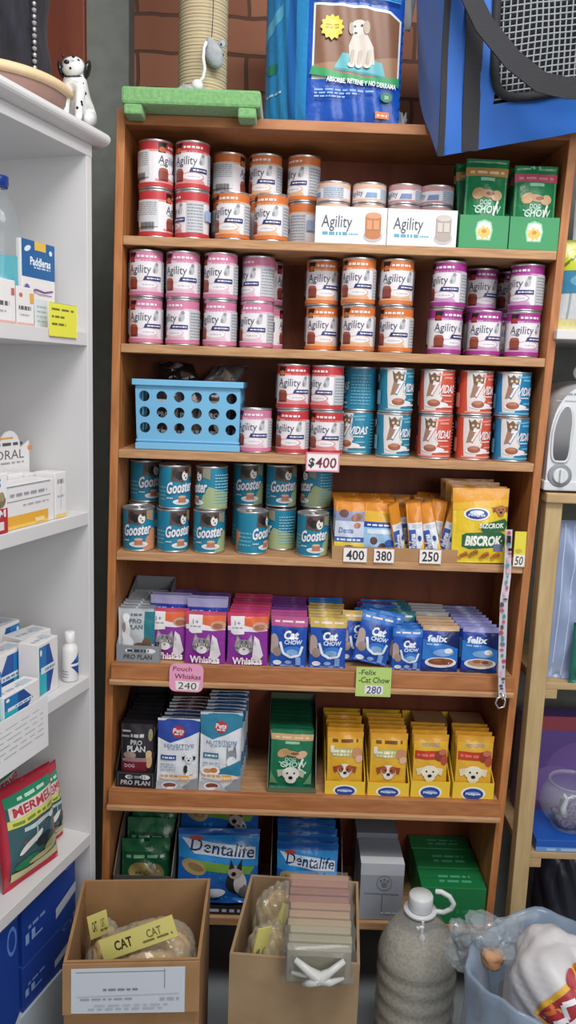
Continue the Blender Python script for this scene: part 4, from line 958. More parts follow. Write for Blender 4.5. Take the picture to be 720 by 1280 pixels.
def pads():
    A, B, Cc = at(330, 150, .13), at(381, 158, .018), at(498, 160, .03); z0 = ZT; H = .36
    ex = Vector((Cc.x-B.x, Cc.y-B.y, 0)); Wf = ex.length; ex.normalize(); es = Vector((B.x-A.x, B.y-A.y, 0)); Ws = es.length; es.normalize()
    root = empty('pad_package', (B.x, B.y, z0), 0, 'big blue package of puppy training pads standing on the bookcase', 'package')
    ny = Vector((ex.y, -ex.x, 0)); g = MB()
    def puff(u, v, W, k): return k*(1-(2*u/W-1)**4)*(1-(2*v/H-1)**6) + .0022*math.sin(9*u/W*3+v*23)*(1-(2*u/W-1)**2)
    eu = Vector((0, 0, 1))
    def ff(u, v, l): return tuple(ex*u + eu*v + ny*(puff(u, v, Wf, .012)+l))
    ns = Vector((es.y, -es.x, 0)); As = Vector((A.x-B.x, A.y-B.y, 0))
    def fs(u, v, l): return tuple(As + es*u + eu*v + ns*(puff(u, v, Ws, .008)+l))
    g.grid(lambda i, j: ff(i*Wf, j*H, 0), 36, 60, PADB); g.grid(lambda i, j: fs(i*Ws, j*H, 0), 16, 40, PADL)
    D = As+ex*Wf; b0 = ex*Wf
    g.grid(lambda i, j: tuple(b0.lerp(D, i)+eu*j*H), 4, 20, PADB); g.grid(lambda i, j: tuple(D.lerp(As, i)+eu*j*H), 4, 20, PADB)
    g.add([tuple(v) for v in (As, As*0, b0, D)], [(0, 3, 2, 1)], PADB); g.add([tuple(v+eu*H) for v in (As, As*0, b0, D)], [(0, 1, 2, 3)], PADB)
    d = Deco(g, ff, su=Wf/36, sv=H/60, lift=.0003, base=.0005); p = Norm(d, Wf, H*.70)
    sh = lambda pts: [(a+.5, b) for a, b in pts]
    # picture: brown room, dog on a pad
    p.poly([(.05, .33), (.97, .30), (.97, .80), (.85, .86), (.6, .885), (.05, .90)], 'd9e2ea'); p.poly([(.07, .36), (.95, .33), (.95, .79), (.84, .84), (.6, .865), (.07, .88)], '6e4a36')
    p.poly([(.07, .44), (.95, .50), (.95, .79), (.84, .84), (.6, .865), (.07, .88)], '7d543c'); p.poly([(.07, .44), (.95, .52), (.95, .33), (.07, .36)], '9a7254')
    p.poly([(.28, .42), (.36, .53), (.78, .47), (.82, .37)], '5fb0b8'); p.poly([(.28, .42), (.82, .37), (.82, .352), (.28, .40)], '3f8f9c')
    p.poly([(.44, .45), (.42, .58), (.47, .68), (.60, .68), (.68, .58), (.70, .45), (.6, .43)], 'cdc3b8'); p.ell(.52, .72, .085, .06, 'd6ccc2'); p.ell(.50, .69, .045, .03, 'e2dad2'); p.ell(.49, .68, .018, .010, '2b2526')
    p.ell(.48, .73, .012, .008, '2b2526'); p.ell(.55, .735, .012, .008, '2b2526'); p.ell(.60, .72, .035, .05, 'a89a8c'); p.ell(.44, .71, .025, .045, 'b3a698')
    for a in (.45, .53, .62): p.ell(a, .435, .035, .018, 'ded6cc'); p.stroke([(a, .44), (a+.02, .55)], .03, 'b9aea2')
    p.star(.24, .71, .10, .125, 12, 'e6cf3a'); p.ell(.24, .71, .09, .05, 'f0dc5a'); p.scrib(.17, .31, .72, .012, 'b89a20', 3, 2); p.scrib(.17, .31, .70, .012, 'b89a20', 3, 4)
    p.poly([(.02, .36), (.3, .325), (.6, .30), (.97, .30), (.97, .36), (.7, .345), (.4, .36), (.05, .42)], '2f9a5c')
    p.text('ABSORBE, RETIENE Y NO DERRAMA', .57, .305, .034, 'e6f0f0', .03, .0, width=.74, rot=-.055)
    for i in range(3): p.scrib(.08, .70-.15*i, .235-.025*i, .012, '8fb4e6', 10, i)
    p.ell(.84, .205, .065, .036, '2f7f5c'); p.text('30', .84, .205, .025, 'bfe0c9', .02); p.rect(.73, .045, .88, .095, 'e0814a'); p.scrib(.75, .86, .06, .015, 'f4d9c4', 3, 3)
    for i in range(5): p.stroke([(.06, .92+.014*i), (.5, .935+.014*i), (.95, .915+.014*i)], .012, ['2f9ad2', '2a7cc4', '57b6de', '2a7cc4', '2f9ad2'][i])
    d2 = Deco(g, fs, su=Ws/16, sv=H/40, lift=.0003, base=.0005); q = Norm(d2, Ws, H)
    q.rect(.62, 0, .80, 1, '1f6cbc'); q.poly([(0, .5), (.5, .62), (.5, .7), (0, .58)], '5fb6de'); q.ell(.25, .35, .16, .03, '2f8a6c'); q.scrib(.1, .5, .2, .012, 'bfe0f0', 5, 1)
    g.build('printed_film', root, normals=False)
    g = MB(); g.box(-Wf*.0+.02, .06, -.0, .0, 0, 0, PADB); 
pads()
CARB = mat('blue_nylon', '0a55aa', .6, kind='noise', col2='0d5fb8', scale=6, bump=.05, sheen=.2); STRAP = mat('black_webbing', '242428', .8, kind='wave', col2='303036', scale=140, bump=.3)
MESHD = mat('dark_mesh_lining', '1b1c22', .9); MESHW = mat('grey_mesh_cord', '8d9298', .6)
def carrier():
    FLB, FRB, FLT, FRT = at(547, 196, -.10), at(800, 152, -.05), at(560, -90, -.14), at(820, -110, -.10)
    BLB, BLT = at(523, 122, .06), at(519, -80, .02)
    BRB, BRT = FRB+(BLB-FLB), FRT+(BLT-FLT)
    o = FLB.copy(); root = empty('pet_carrier', o, 0, 'blue fabric pet carrier with black straps and mesh, top right', 'pet carrier')
    L = [v-o for v in (FLB, FRB, FLT, FRT, BLB, BLT, BRB, BRT)]; flb, frb, flt, frt, blb, blt, brb, brt = L
    nF = (frb-flb).cross(flt-flb).normalized()
    def bil(a, b, c, d, u, v): return a.lerp(b, u).lerp(c.lerp(d, u), v)
    def ff(u, v, l): return tuple(bil(flb, frb, flt, frt, u, v)+nF*(.018*math.sin(PI*min(1, max(0, u)))*math.sin(PI*min(1, max(0, v)))+.003*math.sin(u*21+v*9)+l))
    nS = (flb-blb).cross(blt-blb).normalized()
    def fs(u, v, l): return tuple(bil(blb, flb, blt, flt, u, v)+nS*(.006*math.sin(PI*u)*math.sin(PI*v)+.003*math.sin(v*14+u*5)*math.sin(PI*u)+l))
    g = MB(); hole = (.30, .20, 1.0, .93)
    nu, nv = 24, 20
    pt = lambda i, j: ff(i, j, 0)
    # front with an opening for the mesh window
    def inside(u, v): return u > .305 and v > .385 - 0*u
    vs = {}; fsx = []
    for j in range(nv):
        for i in range(nu):
            u, v = (i+.5)/nu, (j+.5)/nv
            if .25 < u < .97 and .22 < v < .93: continue
            q = [ff(a/nu, b/nv, 0) for a, b in ((i, j), (i+1, j), (i+1, j+1), (i, j+1))]; g.add(q, [(0, 1, 2, 3)], CARB, True)
    g.grid(lambda i, j: fs(i, j, 0), 8, 16, CARB)
    g.grid(lambda i, j: tuple(bil(blb, brb, flb, frb, i, j)), 6, 4, CARB); g.grid(lambda i, j: tuple(bil(flt, frt, blt, brt, i, j)), 6, 4, CARB)
    g.grid(lambda i, j: tuple(bil(frb, brb, frt, brt, i, j)), 4, 6, CARB); g.grid(lambda i, j: tuple(bil(brb, blb, brt, blt, i, j)), 6, 6, CARB)
    g.build('shell', root, normals=False)
    m = MB(); m.grid(lambda i, j: ff(.24+.74*i, .21+.74*j, -.012), 8, 8, MESHD); wl_ = m.build('window_lining', root, normals=False)
    m = MB(); u0, u1, v0, v1 = .25, .97, .22, .93
    for k in range(25):
        t = k/24; m.tube([ff(u0+(u1-u0)*t, v0+(v1-v0)*s/8, -.003) for s in range(9)], .0016, MESHW, 5)
        m.tube([ff(u0+(u1-u0)*s/8, v0+(v1-v0)*t, -.003) for s in range(9)], .0016, MESHW, 5)
    m.build('window_mesh', wl_)
    m = MB(); pts = []
    for s in range(0, 41):
        a = 2*PI*s/40; c, q = math.cos(a), math.sin(a); e = .32; pts.append(ff(.61+.37*math.copysign(abs(c)**e, c), .575+.365*math.copysign(abs(q)**e, q), .001))
    m.tube(pts[:-1], .009, STRAP, 6, closed=True); m.build('window_trim', wl_)
    def strap(name, path, w, lift, t=.0025):
        s = MB(); P = [Vector(p) for p in path]; vs = []
        for i, p in enumerate(P):
            a, b = P[max(0, i-1)], P[min(len(P)-1, i+1)]; tt = (b-a).normalized(); sd = tt.cross(nF).normalized()*w/2
            for L2 in (lift, lift+t): vs += [p-sd+nF*L2, p+sd+nF*L2]
        fs_ = []
        for i in range(len(P)-1):
            k = 4*i; fs_ += [(k+2, k+3, k+7, k+6), (k+4, k+5, k+1, k), (k, k+2, k+6, k+4), (k+1, k+5, k+7, k+3)]
        fs_ += [(0, 1, 3, 2), (len(vs)-4, len(vs)-2, len(vs)-1, len(vs)-3)]
        s.add(vs, fs_, STRAP); s.build(name, root)
    strap('front_strap', [ff(.155-.03*s/10, s/10, .001) for s in range(11)], .034, .0)
    strap('edge_binding', [ff(.012, s/10, .001) for s in range(11)], .012, .0)
    strap('handle', [Vector(at(*q))-o for q in ((572, -60, -.165), (585, -10, -.175), (605, 32, -.18), (640, 75, -.18), (675, 103, -.175), (705, 110, -.17), (740, 112, -.165), (800, 108, -.15))], .036, .0, .004)
carrier()
# scraps tucked between the package and the carrier
g = MB(); bm = bmesh.new(); bmesh.ops.create_icosphere(bm, subdivisions=4, radius=1)
for v in bm.verts:
    n = 1+.12*math.sin(7*v.co.x+3*v.co.z)+.1*math.sin(11*v.co.z+5*v.co.y); v.co = Vector((v.co.x*.024, v.co.y*.02, v.co.z*.085))*n
g.bm(bm, WPLUSH, True); bm.free(); k = g.build('plush_toy'); p = at(507, -14, .11); k.location = (p.x, .11, ZT+.245); 
tag(k, 'white plush hanging between the blue package and the carrier', 'plush toy')
k.location.z = p.z
g = MB(); g.tube([(0, 0, .08), (0, 0, .3), (.002, 0, .6)], .001, BLACKI, 6); c = g.build('cord', k)
CLEAR = mat('clear_film', 'd3dce2', .12, alpha=.28, spec=.8)
g = MB(); bm = bmesh.new(); bmesh.ops.create_icosphere(bm, subdivisions=3, radius=1)
for v in bm.verts:
    n = 1+.25*math.sin(6*v.co.x+4*v.co.z)+.15*math.sin(13*v.co.z+5*v.co.y); v.co = Vector((v.co.x*.012, v.co.y*.015, max(-.75, v.co.z)*.022+.0166))*n
g.bm(bm, mat('grey_scrap', '8f9396', .4, kind='noise', bump=.4), True); bm.free(); k = g.build('plastic_scrap'); p = at(497, 158, .07); k.location = (p.x+.006, .07, ZT+.0015)
tag(k, 'small grey plastic scrap beside the blue package on the bookcase', 'scrap')
# ------------------------------------------------------------------ the white cabinet on the left and what stands in it
PHI = math.radians(90-18.4)
AX = Vector((math.cos(PHI), math.sin(PHI), 0)); BX = Vector((-math.sin(PHI), math.cos(PHI), 0)); NF = -BX   # along the front, into the cabinet, out of it
CO = at(117, 640, -.125); CO.z = 0
def cab(px, py, d): return on_plane(px, py, CO+BX*d, NF)
WPAINT = mat('white_laminate', 'd2d1d2', .45, kind='noise', col2='d6d5d6', scale=4)
cb = empty('white_cabinet', CO, PHI, 'white open cabinet with shelves of pet remedies at the left edge', 'cabinet')
LEN, CD = 1.25, .32
zs_bot = [cab(111, y, 0).z for y in (195.4, 432.4, 655.8, 861.0, 1058.4)]
TH = .026
CZ = [zs_bot[0]]+[z+TH for z in zs_bot[1:]]
m = MB(); m.box(-.018, 0, 0, CD, .02, zs_bot[0]+.02, WPAINT); m.build('side_panel', cb, bevel=.001)
m = MB(); m.box(-LEN, -LEN+.018, 0, CD, .02, zs_bot[0]+.02, WPAINT); m.build('side_panel', cb, bevel=.001)
m = MB(); m.box(-LEN, 0, CD, CD+.006, .02, zs_bot[0]+.02, WPAINT); m.build('back_panel', cb)
for z in zs_bot[1:]:
    m = MB(); m.box(-LEN+.018, -.0181, .001, CD, z, z+TH, WPAINT); m.build('shelf', cb, bevel=.001)
m = MB(); m.box(-LEN+.018, -.0181, .001, CD, .08, .10, WPAINT); m.build('shelf', cb, bevel=.001)
zt0 = zs_bot[0]
m = MB(); m.box(-LEN, 0, -.001, CD, zt0, zt0+.022, WPAINT, .001)
prof = [(-.024*math.sin(PI*k/10)-.001, zt0+.022+.028*(k/10)) for k in range(11)]
prof = [(.0-.001-.026*math.sin(PI*k/12), zt0+.037-.015*math.cos(PI*k/12)) for k in range(13)]
vs = []; n = len(prof)
P3 = [(-LEN-.02, y, z) for y, z in prof]+[(-LEN-.02, CD, zt0+.052), (-LEN-.02, CD, zt0+.022)]
m.prism(P3, (LEN+.045, 0, 0), WPAINT); 
for i in range(len(m.sm)): pass
top_obj = m.build('top', cb, bevel=.002)
ZC = zt0+.0525
def cput(o, pos, z, rz=0.): o.location = (pos.x, pos.y, z); o.rotation_euler = (0, 0, PHI+rz); return o
def cw(x0, x1, py, d): return (cab(x1, py, d)-cab(x0, py, d)).dot(AX)
def cmid(x0, x1, py, d): return (cab(x0, py, d)+cab(x1, py, d))*.5
# --- on top: round pet stool with a dark plush bag, and the dalmatian figurine
CREAM = mat('cream_rim', 'd9bd93', .6, kind='noise', col2='e2c8a0', scale=12); MAUVE = mat('mauve_leather', '8f6f66', .6, kind='noise', col2='9a7a70', scale=20, bump=.1)
DFUR = mat('dark_plush', '17161d', .95, kind='noise', col2='2b2934', scale=60, bump=.8, sheen=.06, stretch=(1, 1, .25))
e = cab(80, 136, .03); R = .16
c = CO - AX*.09 + BX*.172
s = empty('round_stool', (c.x, c.y, ZC), 0, 'round mauve pet stool with a cream rim on the white cabinet', 'stool')
m = MB(); m.lathe([(R-.035, 0), (R-.020, .003), (R-.006, .026), (R-.004, .044)], MAUVE, 64, cap0=True); m.build('side', s)
m = MB(); m.lathe([(R-.006, .041), (R+.003, .044), (R+.005, .051), (R+.001, .058), (R-.02, .060), (R-.03, .056)], CREAM, 64); m.build('rim', s)
m = MB(); m.lathe([(R-.028, .054), (R-.06, .057), (0.001, .058)], CREAM, 64); m.build('seat', s)
f = empty('plush_bag', (c.x, c.y, ZC+.0585), 0, 'dark furry plush bag with a beaded chain on the round stool', 'bag')
q = cab(54, 60, .05); rb = max(.10, (Vector((q.x, q.y, 0))-Vector((c.x, c.y, 0))).length*.93)
rb = .122
m = MB(); bmm = []
for k in range(26): 
    h = .5*k/25; bmm.append((rb*(.97+.03*math.sin(k*.9))*(1-.05*k/25), h))
m.lathe(bmm, DFUR, 48, cap0=True, cap1=True); m.build('body', f)
m = MB(); st = cab(21, 88, .0); dirv = (Vector((CAM.x, CAM.y, 0))-Vector((c.x, c.y, 0))).normalized()
ang = math.atan2(dirv.y, dirv.x)+.74
for k in range(46):
    z = .004+k*.0105; m.ball(((rb+.005)*math.cos(ang+.0007*k), (rb+.005)*math.sin(ang+.0007*k), z), .0048, TIN if k % 2 else MESHW, (1, 1, 1), 1)
m.build('beaded_chain', f)
GLZ = mat('white_glaze', 'dcdedd', .2, coat=.3); GLB = mat('black_glaze', '1d1c20', .25)
def dalmatian():
    p = cab(95, 150, .020); root = empty('dog_figurine', (p.x, p.y, ZC), 0, 'small sitting spotted dog figurine at the end of the white cabinet', 'figurine')
    d = Vector((CAM.x-p.x, CAM.y-p.y, 0)); root.rotation_euler.z = math.atan2(d.y, d.x)+PI/2 - .35
    S = (at(0, 75, p.y)-at(0, 150, p.y)).z / .098        # local units: total height .115
    root.scale = (S,)*3
    # local: faces -Y, z up
    me = bpy.data.meshes.new('body'); V = [(0, .022, .016), (0, .012, .045), (0, .002, .070), (0, -.004, .084), (0, -.011, .095), (0, -.030, .087), (-.013, -.010, .060), (-.012, -.018, .030), (-.012, -.020, .006), (-.012, -.028, .003), (.013, -.010, .060), (.012, -.018, .030), (.012, -.020, .006), (.012, -.028, .003),
         (-.020, .018, .018), (-.024, -.002, .012), (-.024, -.014, .004), (.020, .018, .018), (.024, -.002, .012), (.024, -.014, .004), (0, .040, .006), (.010, .052, .005)]
    E_ = [(0, 1), (1, 2), (2, 3), (3, 4), (4, 5), (2, 6), (6, 7), (7, 8), (8, 9), (2, 10), (10, 11), (11, 12), (12, 13), (0, 14), (14, 15), (15, 16), (0, 17), (17, 18), (18, 19), (0, 20), (20, 21)]
    Rr = [.024, .023, .020, .016, .0255, .013, .010, .0075, .007, .006, .010, .0075, .007, .006, .014, .013, .006, .014, .013, .006, .006, .004]
    me.from_pydata(V, E_, []); o = bpy.data.objects.new('body', me); COL.objects.link(o); o.parent = root
    sk = o.modifiers.new('skin', 'SKIN'); sv = me.skin_vertices[0].data
    for i, r in enumerate(Rr): sv[i].radius = (r, r)
    sv[0].use_root = True
    sb = o.modifiers.new('smooth', 'SUBSURF'); sb.levels = 2; sb.render_levels = 2
    sk.use_smooth_shade = True
    m_ = bpy.data.materials.new('dalmatian_glaze'); m_.use_nodes = True; nt = m_.node_tree; b = nt.nodes['Principled BSDF']; b.inputs['Roughness'].default_value = .22
    tc = nt.nodes.new('ShaderNodeTexCoord'); vo = nt.nodes.new('ShaderNodeTexVoronoi'); vo.inputs['Scale'].default_value = 62; rp = nt.nodes.new('ShaderNodeValToRGB')
    rp.color_ramp.interpolation = 'CONSTANT'; rp.color_ramp.elements[0].color = lin('1d1c20'); rp.color_ramp.elements[1].color = lin('dcdedd'); rp.color_ramp.elements[1].position = .17
    nt.links.new(tc.outputs['Object'], vo.inputs['Vector']); nt.links.new(vo.outputs['Distance'], rp.inputs['Fac']); nt.links.new(rp.outputs['Color'], b.inputs['Base Color'])
    me.materials.append(m_)
    g = MB()
    for s_ in (-1, 1):
        g = MB(); g.ball((s_*.0235, -.006, .090), .012, GLB, (.42, .8, 1.3), 2, Matrix.Rotation(s_*.25, 3, 'Y')); g.build('ear', root)
    for s_ in (-1, 1):
        g = MB(); g.ball((s_*.0085, -.0335, .101), .0028, GLB, sub=2); g.build('eye', root)
    g = MB(); g.ball((0, -.0425, .089), .0042, GLB, (1.2, .8, .9), 2); g.build('nose', root)
    g = MB(); bmc = [(.016*math.cos(a), -.004+.016*math.sin(a), .076) for a in [2*PI*k/20 for k in range(20)]]; g.tube(bmc, .0022, ink('3a3238'), 6, closed=True); g.build('collar', root)
dalmatian()
# --- first shelf
Z = CZ[1]+.0006
CLP = mat('clear_bottle', 'aeb8be', .08, alpha=.20, spec=.8); TEALL = mat('teal_liquid', '2ba7b5', .2, alpha=.93); CAPB = mat('blue_cap', '1f3f9e', .35)
p = cab(-1, 330, .10); rB = .042
b = empty('spray_bottle', (p.x, p.y, Z), 0, 'clear bottle half full of teal liquid with a blue cap', 'bottle')
zc = cab(2, 227, .12).z - Z
m = MB(); m.lathe([(rB*.9, .001), (rB, .006), (rB, .55*zc), (rB*.97, .64*zc), (rB*.72, .80*zc), (.017, .89*zc), (.0155, .93*zc), (.0155, .96*zc)], CLP, 32, cap0=True); m.build('bottle_body', b)
m = MB(); m.lathe([(rB*.86, .003), (rB*.95, .007), (rB*.95, .47*zc), (.001, .47*zc)], TEALL, 32, cap0=True); m.build('liquid', b)
m = MB(); m.lathe([(.018, .925*zc), (.018, .94*zc), (.0195, .942*zc), (.0195, .995*zc), (.018, zc), (.001, zc)], CAPB, 24); m.build('cap', b)
def lbox(name, x0, x1, y0, y1, d, z, dep, col, paint, label, cat='box', rz=0., group=None, H=None, top=None):
    w = cw(x0, x1, (y0+y1)/2, d); h = H or abs(cab((x0+x1)/2, y0, d).z-z); mid = cmid(x0, x1, y1, d)
    o = carton(name, w, dep, h, col, paint, top=top); cput(o, mid, z, rz); return tag(o, label, cat, group)
WC = ink('e4e2e2')
def art_leaf(p):
    p.rect(-.5, .58, .5, 1, '1c5f9c'); p.rect(-.12, .90, .22, 1.0, 'e3b84a'); p.text('Paddleras', .05, .77, .09, 'e6eef6', .03, width=.62); p.scrib(-.15, .35, .69, .02, 'b9d0e6', 6, 1); p.ell(.36, .90, .05, .03, 'd6e4f0'); p.ell(-.34, .90, .10, .03, 'd6e4f0', .4)
    p.stroke([(-.42, .40), (-.1, .45), (.15, .43), (.42, .46)], .03, '7d4a8c'); p.stroke([(-.38, .46), (.0, .40), (.38, .40)], .015, '9a6aa8'); p.ell(.0, .30, .08, .04, '7d3a6c'); p.ell(-.38, .40, .1, .10, '6a5f9c'); p.scrib(-.2, .3, .06, .025, '9fb9d0', 4, 2)
lbox('medicine_carton', 28, 69, 303, 381, .052, Z, .012, WC, art_leaf, 'blue and white carton standing on the top cabinet shelf')
def art_wb(k):
    def f(p):
        p.ell(-.25, .78, .10, .06, 'c46a5c'); p.scrib(-.38, .30, .40, .10, '5f5f66', 6, k); p.scrib(-.3, .2, .25, .04, 'a9a9b0', 5, 1); p.rect(.25, .60, .46, .86, 'e2a64a') if k else p.rect(.36, .66, .46, .82, 'c46a5c')
        p.stroke([(.49, 0), (.49, 1)], .02, '9c9aa0'); p.rect(-.5, 0, .5, .06, 'd9a9a0')
    return f
lbox('medicine_box', -22, 20, 347, 402, .008, Z, .045, WC, art_wb(0), 'low white box with red mark, front of the top cabinet shelf')
lbox('medicine_box', 21, 43, 359, 404, .010, Z, .035, WC, art_wb(1), 'small white box with orange square, top cabinet shelf')
def art_card(p):
    for i in range(4): p.scrib(-.35, .4, .2+.17*i, .05, 'a9b6d0', 4, i)
lbox('paper_card', 44, 60, 374, 402, .030, Z, .002, ink('d3dae4'), art_card, 'white card with blue print behind the yellow note', 'card')
def art_sticky(p):
    for i, w in enumerate((.8, .45, .5)): p.scrib(-.42, -.42+w, .78-.22*i, .06, '6a7030', 4, i)
o = lbox('sticky_note', 62, 96, 380, 410, -.002, zs_bot[1]+.012, .0008, ink('e3e04a', .8), art_sticky, 'yellow sticky note on the edge of the top cabinet shelf', 'note')
# --- second shelf
Z = CZ[2]+.0006
def art_oral(p): p.text('ORAL', .12, .42, .22, '5a5a60', .0, width=.62); p.rect(-.5, .80, .2, .84, 'd9a44a'); p.scrib(-.4, .4, .64, .07, '4a4a52', 6, 1); p.scrib(-.3, .42, .2, .04, '9c9ca4', 6, 2); p.rect(.52, .5, .62, .6, 'e08a4a')
w = cw(-30, 38, 570, .10); ztop = cab(15, 540, .10).z-Z
g = MB(); pts = [(-w/2, 0, 0), (w/2, 0, 0), (w/2, 0, ztop*.86)] + [(w*.20*math.cos(a)+w*.12, 0, ztop*.78+ztop*.22*math.sin(a)) for a in [PI*.5*0+PI*k/8 for k in range(9)]] + [(-w/2, 0, ztop*.78)]
g.prism(pts, (0, .003, 0), WC); g.box(-w/2, w/2, .003, .06, 0, ztop*.45, WC, .001)
art_oral(Norm(Deco(g, flat((0, 0, ztop*.5), (1, 0, 0), (0, 0, 1)), lift=.0002, base=.0003), w*.9, ztop*.5))
o = g.build('display_box'); cput(o, cmid(-30, 38, 600, .125), Z); tag(o, 'white display box with a rounded printed back card, second cabinet shelf', 'display box')
def art_long(p):
    p.rect(-.5, 0, .42, .30, 'e6ab3c'); p.rect(-.5, .0, .42, .08, 'e9c25a'); p.stroke([(-.5, .62), (.45, .64)], .006, '8f8f98'); p.stroke([(-.5, .97), (.45, .97)], .01, '9a9aa2'); p.rect(-.28, .70, -.18, .92, 'b9bcc4'); p.scrib(-.05, .4, .74, .06, '9a9aa4', 7, 3); p.scrib(.1, .42, .5, .03, 'a9a9b2', 6, 1); p.rect(.24, .06, .36, .16, 'f0d9a0')
lbox('medicine_tray', -40, 68, 607, 655, .012, Z, .05, WC, art_long, 'long white box with orange band on the second cabinet shelf')
def art_small(p): p.scrib(-.3, .3, .75, .10, '8f8f9a', 3, 1); p.scrib(-.3, .3, .45, .05, 'b0b0b8', 4, 2); p.stroke([(.0, .2), (.0, .7)], .03, 'a9a9b4'); p.rect(-.5, .0, .5, .08, 'e6c870')
for k, (x0, x1, d) in enumerate([(69.5, 83, .012)]):
    lbox('medicine_box', x0, x1, 590, 645, d, Z, .045, WC, art_small, 'upright white box right of the orange-banded box, second cabinet shelf')
for k, x in enumerate((-8, 12, 32, 52)):
    lbox('medicine_box', x, x+18, 592, 640, .068, Z, .04, WC, art_small, 'white box in row behind the orange-banded box, %s from left' % ORD[k], group='white boxes on the second cabinet shelf')
def art_dog(p): p.rect(-.5, 0, .5, .42, 'b53040'); p.text('BM', .1, .34, .12, 'f0e6e6', .03, width=.6); p.rect(-.5, .06, .3, .2, 'e6dada'); p.text('S', .1, .85, .14, '4f86b8', .03); p.ell(.1, .55, .3, .12, '7d7058'); p.ell(.2, .62, .14, .08, 'a08f6c')
lbox('medicine_box', -16, 10, 593, 660, .004, Z, .024, ink('e6e6ea'), art_dog, 'red and white box with a dog at the front left, second cabinet shelf')
# --- third shelf
Z = CZ[3]+.0006; BB = '1f78b8'; BD_ = '1b4f9a'; BC_ = '2fb3c4'
def art_blue(flip, sp=1.):
    def f(p):
        s = -1 if flip else 1
        p.poly([(s*.48, .06), (s*.48, .94), (-s*.05, .94), (-s*.30, .5), (-s*.05, .06)], BD_); p.poly([(s*.48, .06), (s*.48, .94), (s*.12, .94), (s*.12, .06)], BC_); p.poly([(s*.12, .5), (s*.48, .5), (s*.48, .94), (s*.12, .94)], BB)
        p.rect(-.28*s if s > 0 else -.4, .44, .4 if s > 0 else .28, .56, 'dfe8ee'); p.scrib(-.2, .3, .47, .05, '6a8fb0', 6, 1); p.ell(s*.40, .84, .05, .06, 'e6f0f4')
    return f
def art_top(p): p.scrib(-.4, .3, .3, .2, 'a9b3bd', 5, 1); p.rect(.1, .2, .4, .7, 'b9c4cc')
for k, (nm, x0, x1, y0, y1, d, dep, fl, lb) in enumerate([
    ('front_box', 5, 50, 860, 905, .004, .035, True, 'low blue and white box at shelf edge, nearest of the third-shelf boxes'),
    ('left_box', -40, 4, 845, 925, .012, .05, False, 'blue and teal box cut by the left edge, third cabinet shelf'),
    ('tall_box', 48, 74, 800, 868, .022, .045, True, 'tall blue and white box beside the white bottle, third cabinet shelf'),
    ('mid_box', -10, 34, 815, 880, .070, .05, False, 'blue and white box behind the low one, third cabinet shelf'),
    ('back_box', 30, 62, 792, 845, .080, .05, True, 'white-topped box in second row back, third cabinet shelf'),
    ('rear_box', -6, 26, 780, 850, .135, .05, False, 'rearmost blue box near the back, third cabinet shelf')]):
    w = cw(x0, x1, (y0+y1)/2, d); h = max(.03, cab((x0+x1)/2, y0, d).z-Z)
    o = carton('medicine_box', w, dep, h, WC, art_blue(fl), top=art_top); cput(o, cmid(x0, x1, y1, d), Z, [.0, .0, .05, 0, -.12, 0][k]); tag(o, lb, 'box', 'blue boxes on the third cabinet shelf')
p = cab(87.5, 830, .026); hb = cab(88, 789, .026).z-Z
b = empty('medicine_bottle', (p.x, p.y, Z), PHI, 'small white bottle with blue triangles on the third cabinet shelf', 'bottle'); rb_ = .017
m = MB(); m.lathe([(rb_*.92, .0005), (rb_, .004), (rb_, hb*.62), (rb_*.9, hb*.70), (rb_*.55, hb*.78), (rb_*.55, hb*.8)], WC, 32, cap0=True)
def fnb(u, v, l): a = u/rb_; return ((rb_+l)*math.sin(a), -(rb_+l)*math.cos(a), v)
d_ = Deco(m, fnb, su=2*PI*rb_/32, lift=.0001, base=.0002)
d_.poly([(.008, hb*.08), (.008, hb*.60), (-.018, hb*.36)], ink(BD_)); d_.poly([(.008, hb*.36), (.008, hb*.60), (-.006, hb*.47)], ink(BB)); d_.rect(-.018, hb*.33, .006, hb*.38, WC); 
for i in range(3): d_.scribble(-.034, -.020, hb*(.1+.06*i), hb*.02, MGREY, 4, i)
m.build('bottle_body', b, normals=False)
m = MB(); m.lathe([(rb_*.6, hb*.79), (rb_*.62, hb*.80), (rb_*.62, hb*.99), (rb_*.5, hb), (.0005, hb)], WC, 24); m.build('cap', b)
def art_note(p):
    for i in range(6): p.scrib(-.4, .42, .80-.10*i, .012, 'a3a6ac', 6, i)
    p.rect(-.5, .0, -.28, .22, '6f7278')
lbox('price_sheet', -24, 61, 893, 955, -.0025, cab(40, 946, -.0025).z, .0012, ink('e2e2e4', .7), art_note, 'white printed price sheet hanging from the third cabinet shelf edge', 'price sheet', H=.105)
# --- fourth shelf: treat bags
Z = CZ[4]+.0006
REDF = foil('b32f42')
def art_treat(p):
    p.rect(-.40, .08, .46, .90, '3d5f66'); p.rect(-.40, .80, .46, .90, '2b8a68'); p.scrib(-.2, .3, .83, .03, 'bfe0cc', 4, 1); p.rect(-.36, .68, .46, .80, 'd9d0c8'); p.text('MERMEL', .06, .74, .08, 'b53a50', .03, .05, width=.74); p.rect(-.40, .60, .46, .68, 'cfd06a'); p.scrib(-.34, .40, .62, .03, '7d8f3a', 7, 2)
    p.rect(-.2, .53, .3, .57, 'b9c9cc'); p.stroke([(.0, .55), (-.02, .38)], .03, '9fb4b8'); p.ell(.34, .54, .06, .035, 'e6eaea'); p.ell(-.1, .40, .22, .035, 'e2e0da', .5); p.ell(.14, .36, .16, .06, '26303a'); p.ell(.28, .30, .12, .08, '3a3f3c'); p.ell(.30, .24, .16, .07, 'a3a86c'); p.ell(-.16, .22, .2, .05, '2f7a54', .1); p.rect(-.40, .08, .46, .16, 'c9c88a'); p.ell(.1, .2, .25, .03, 'c4b98a')
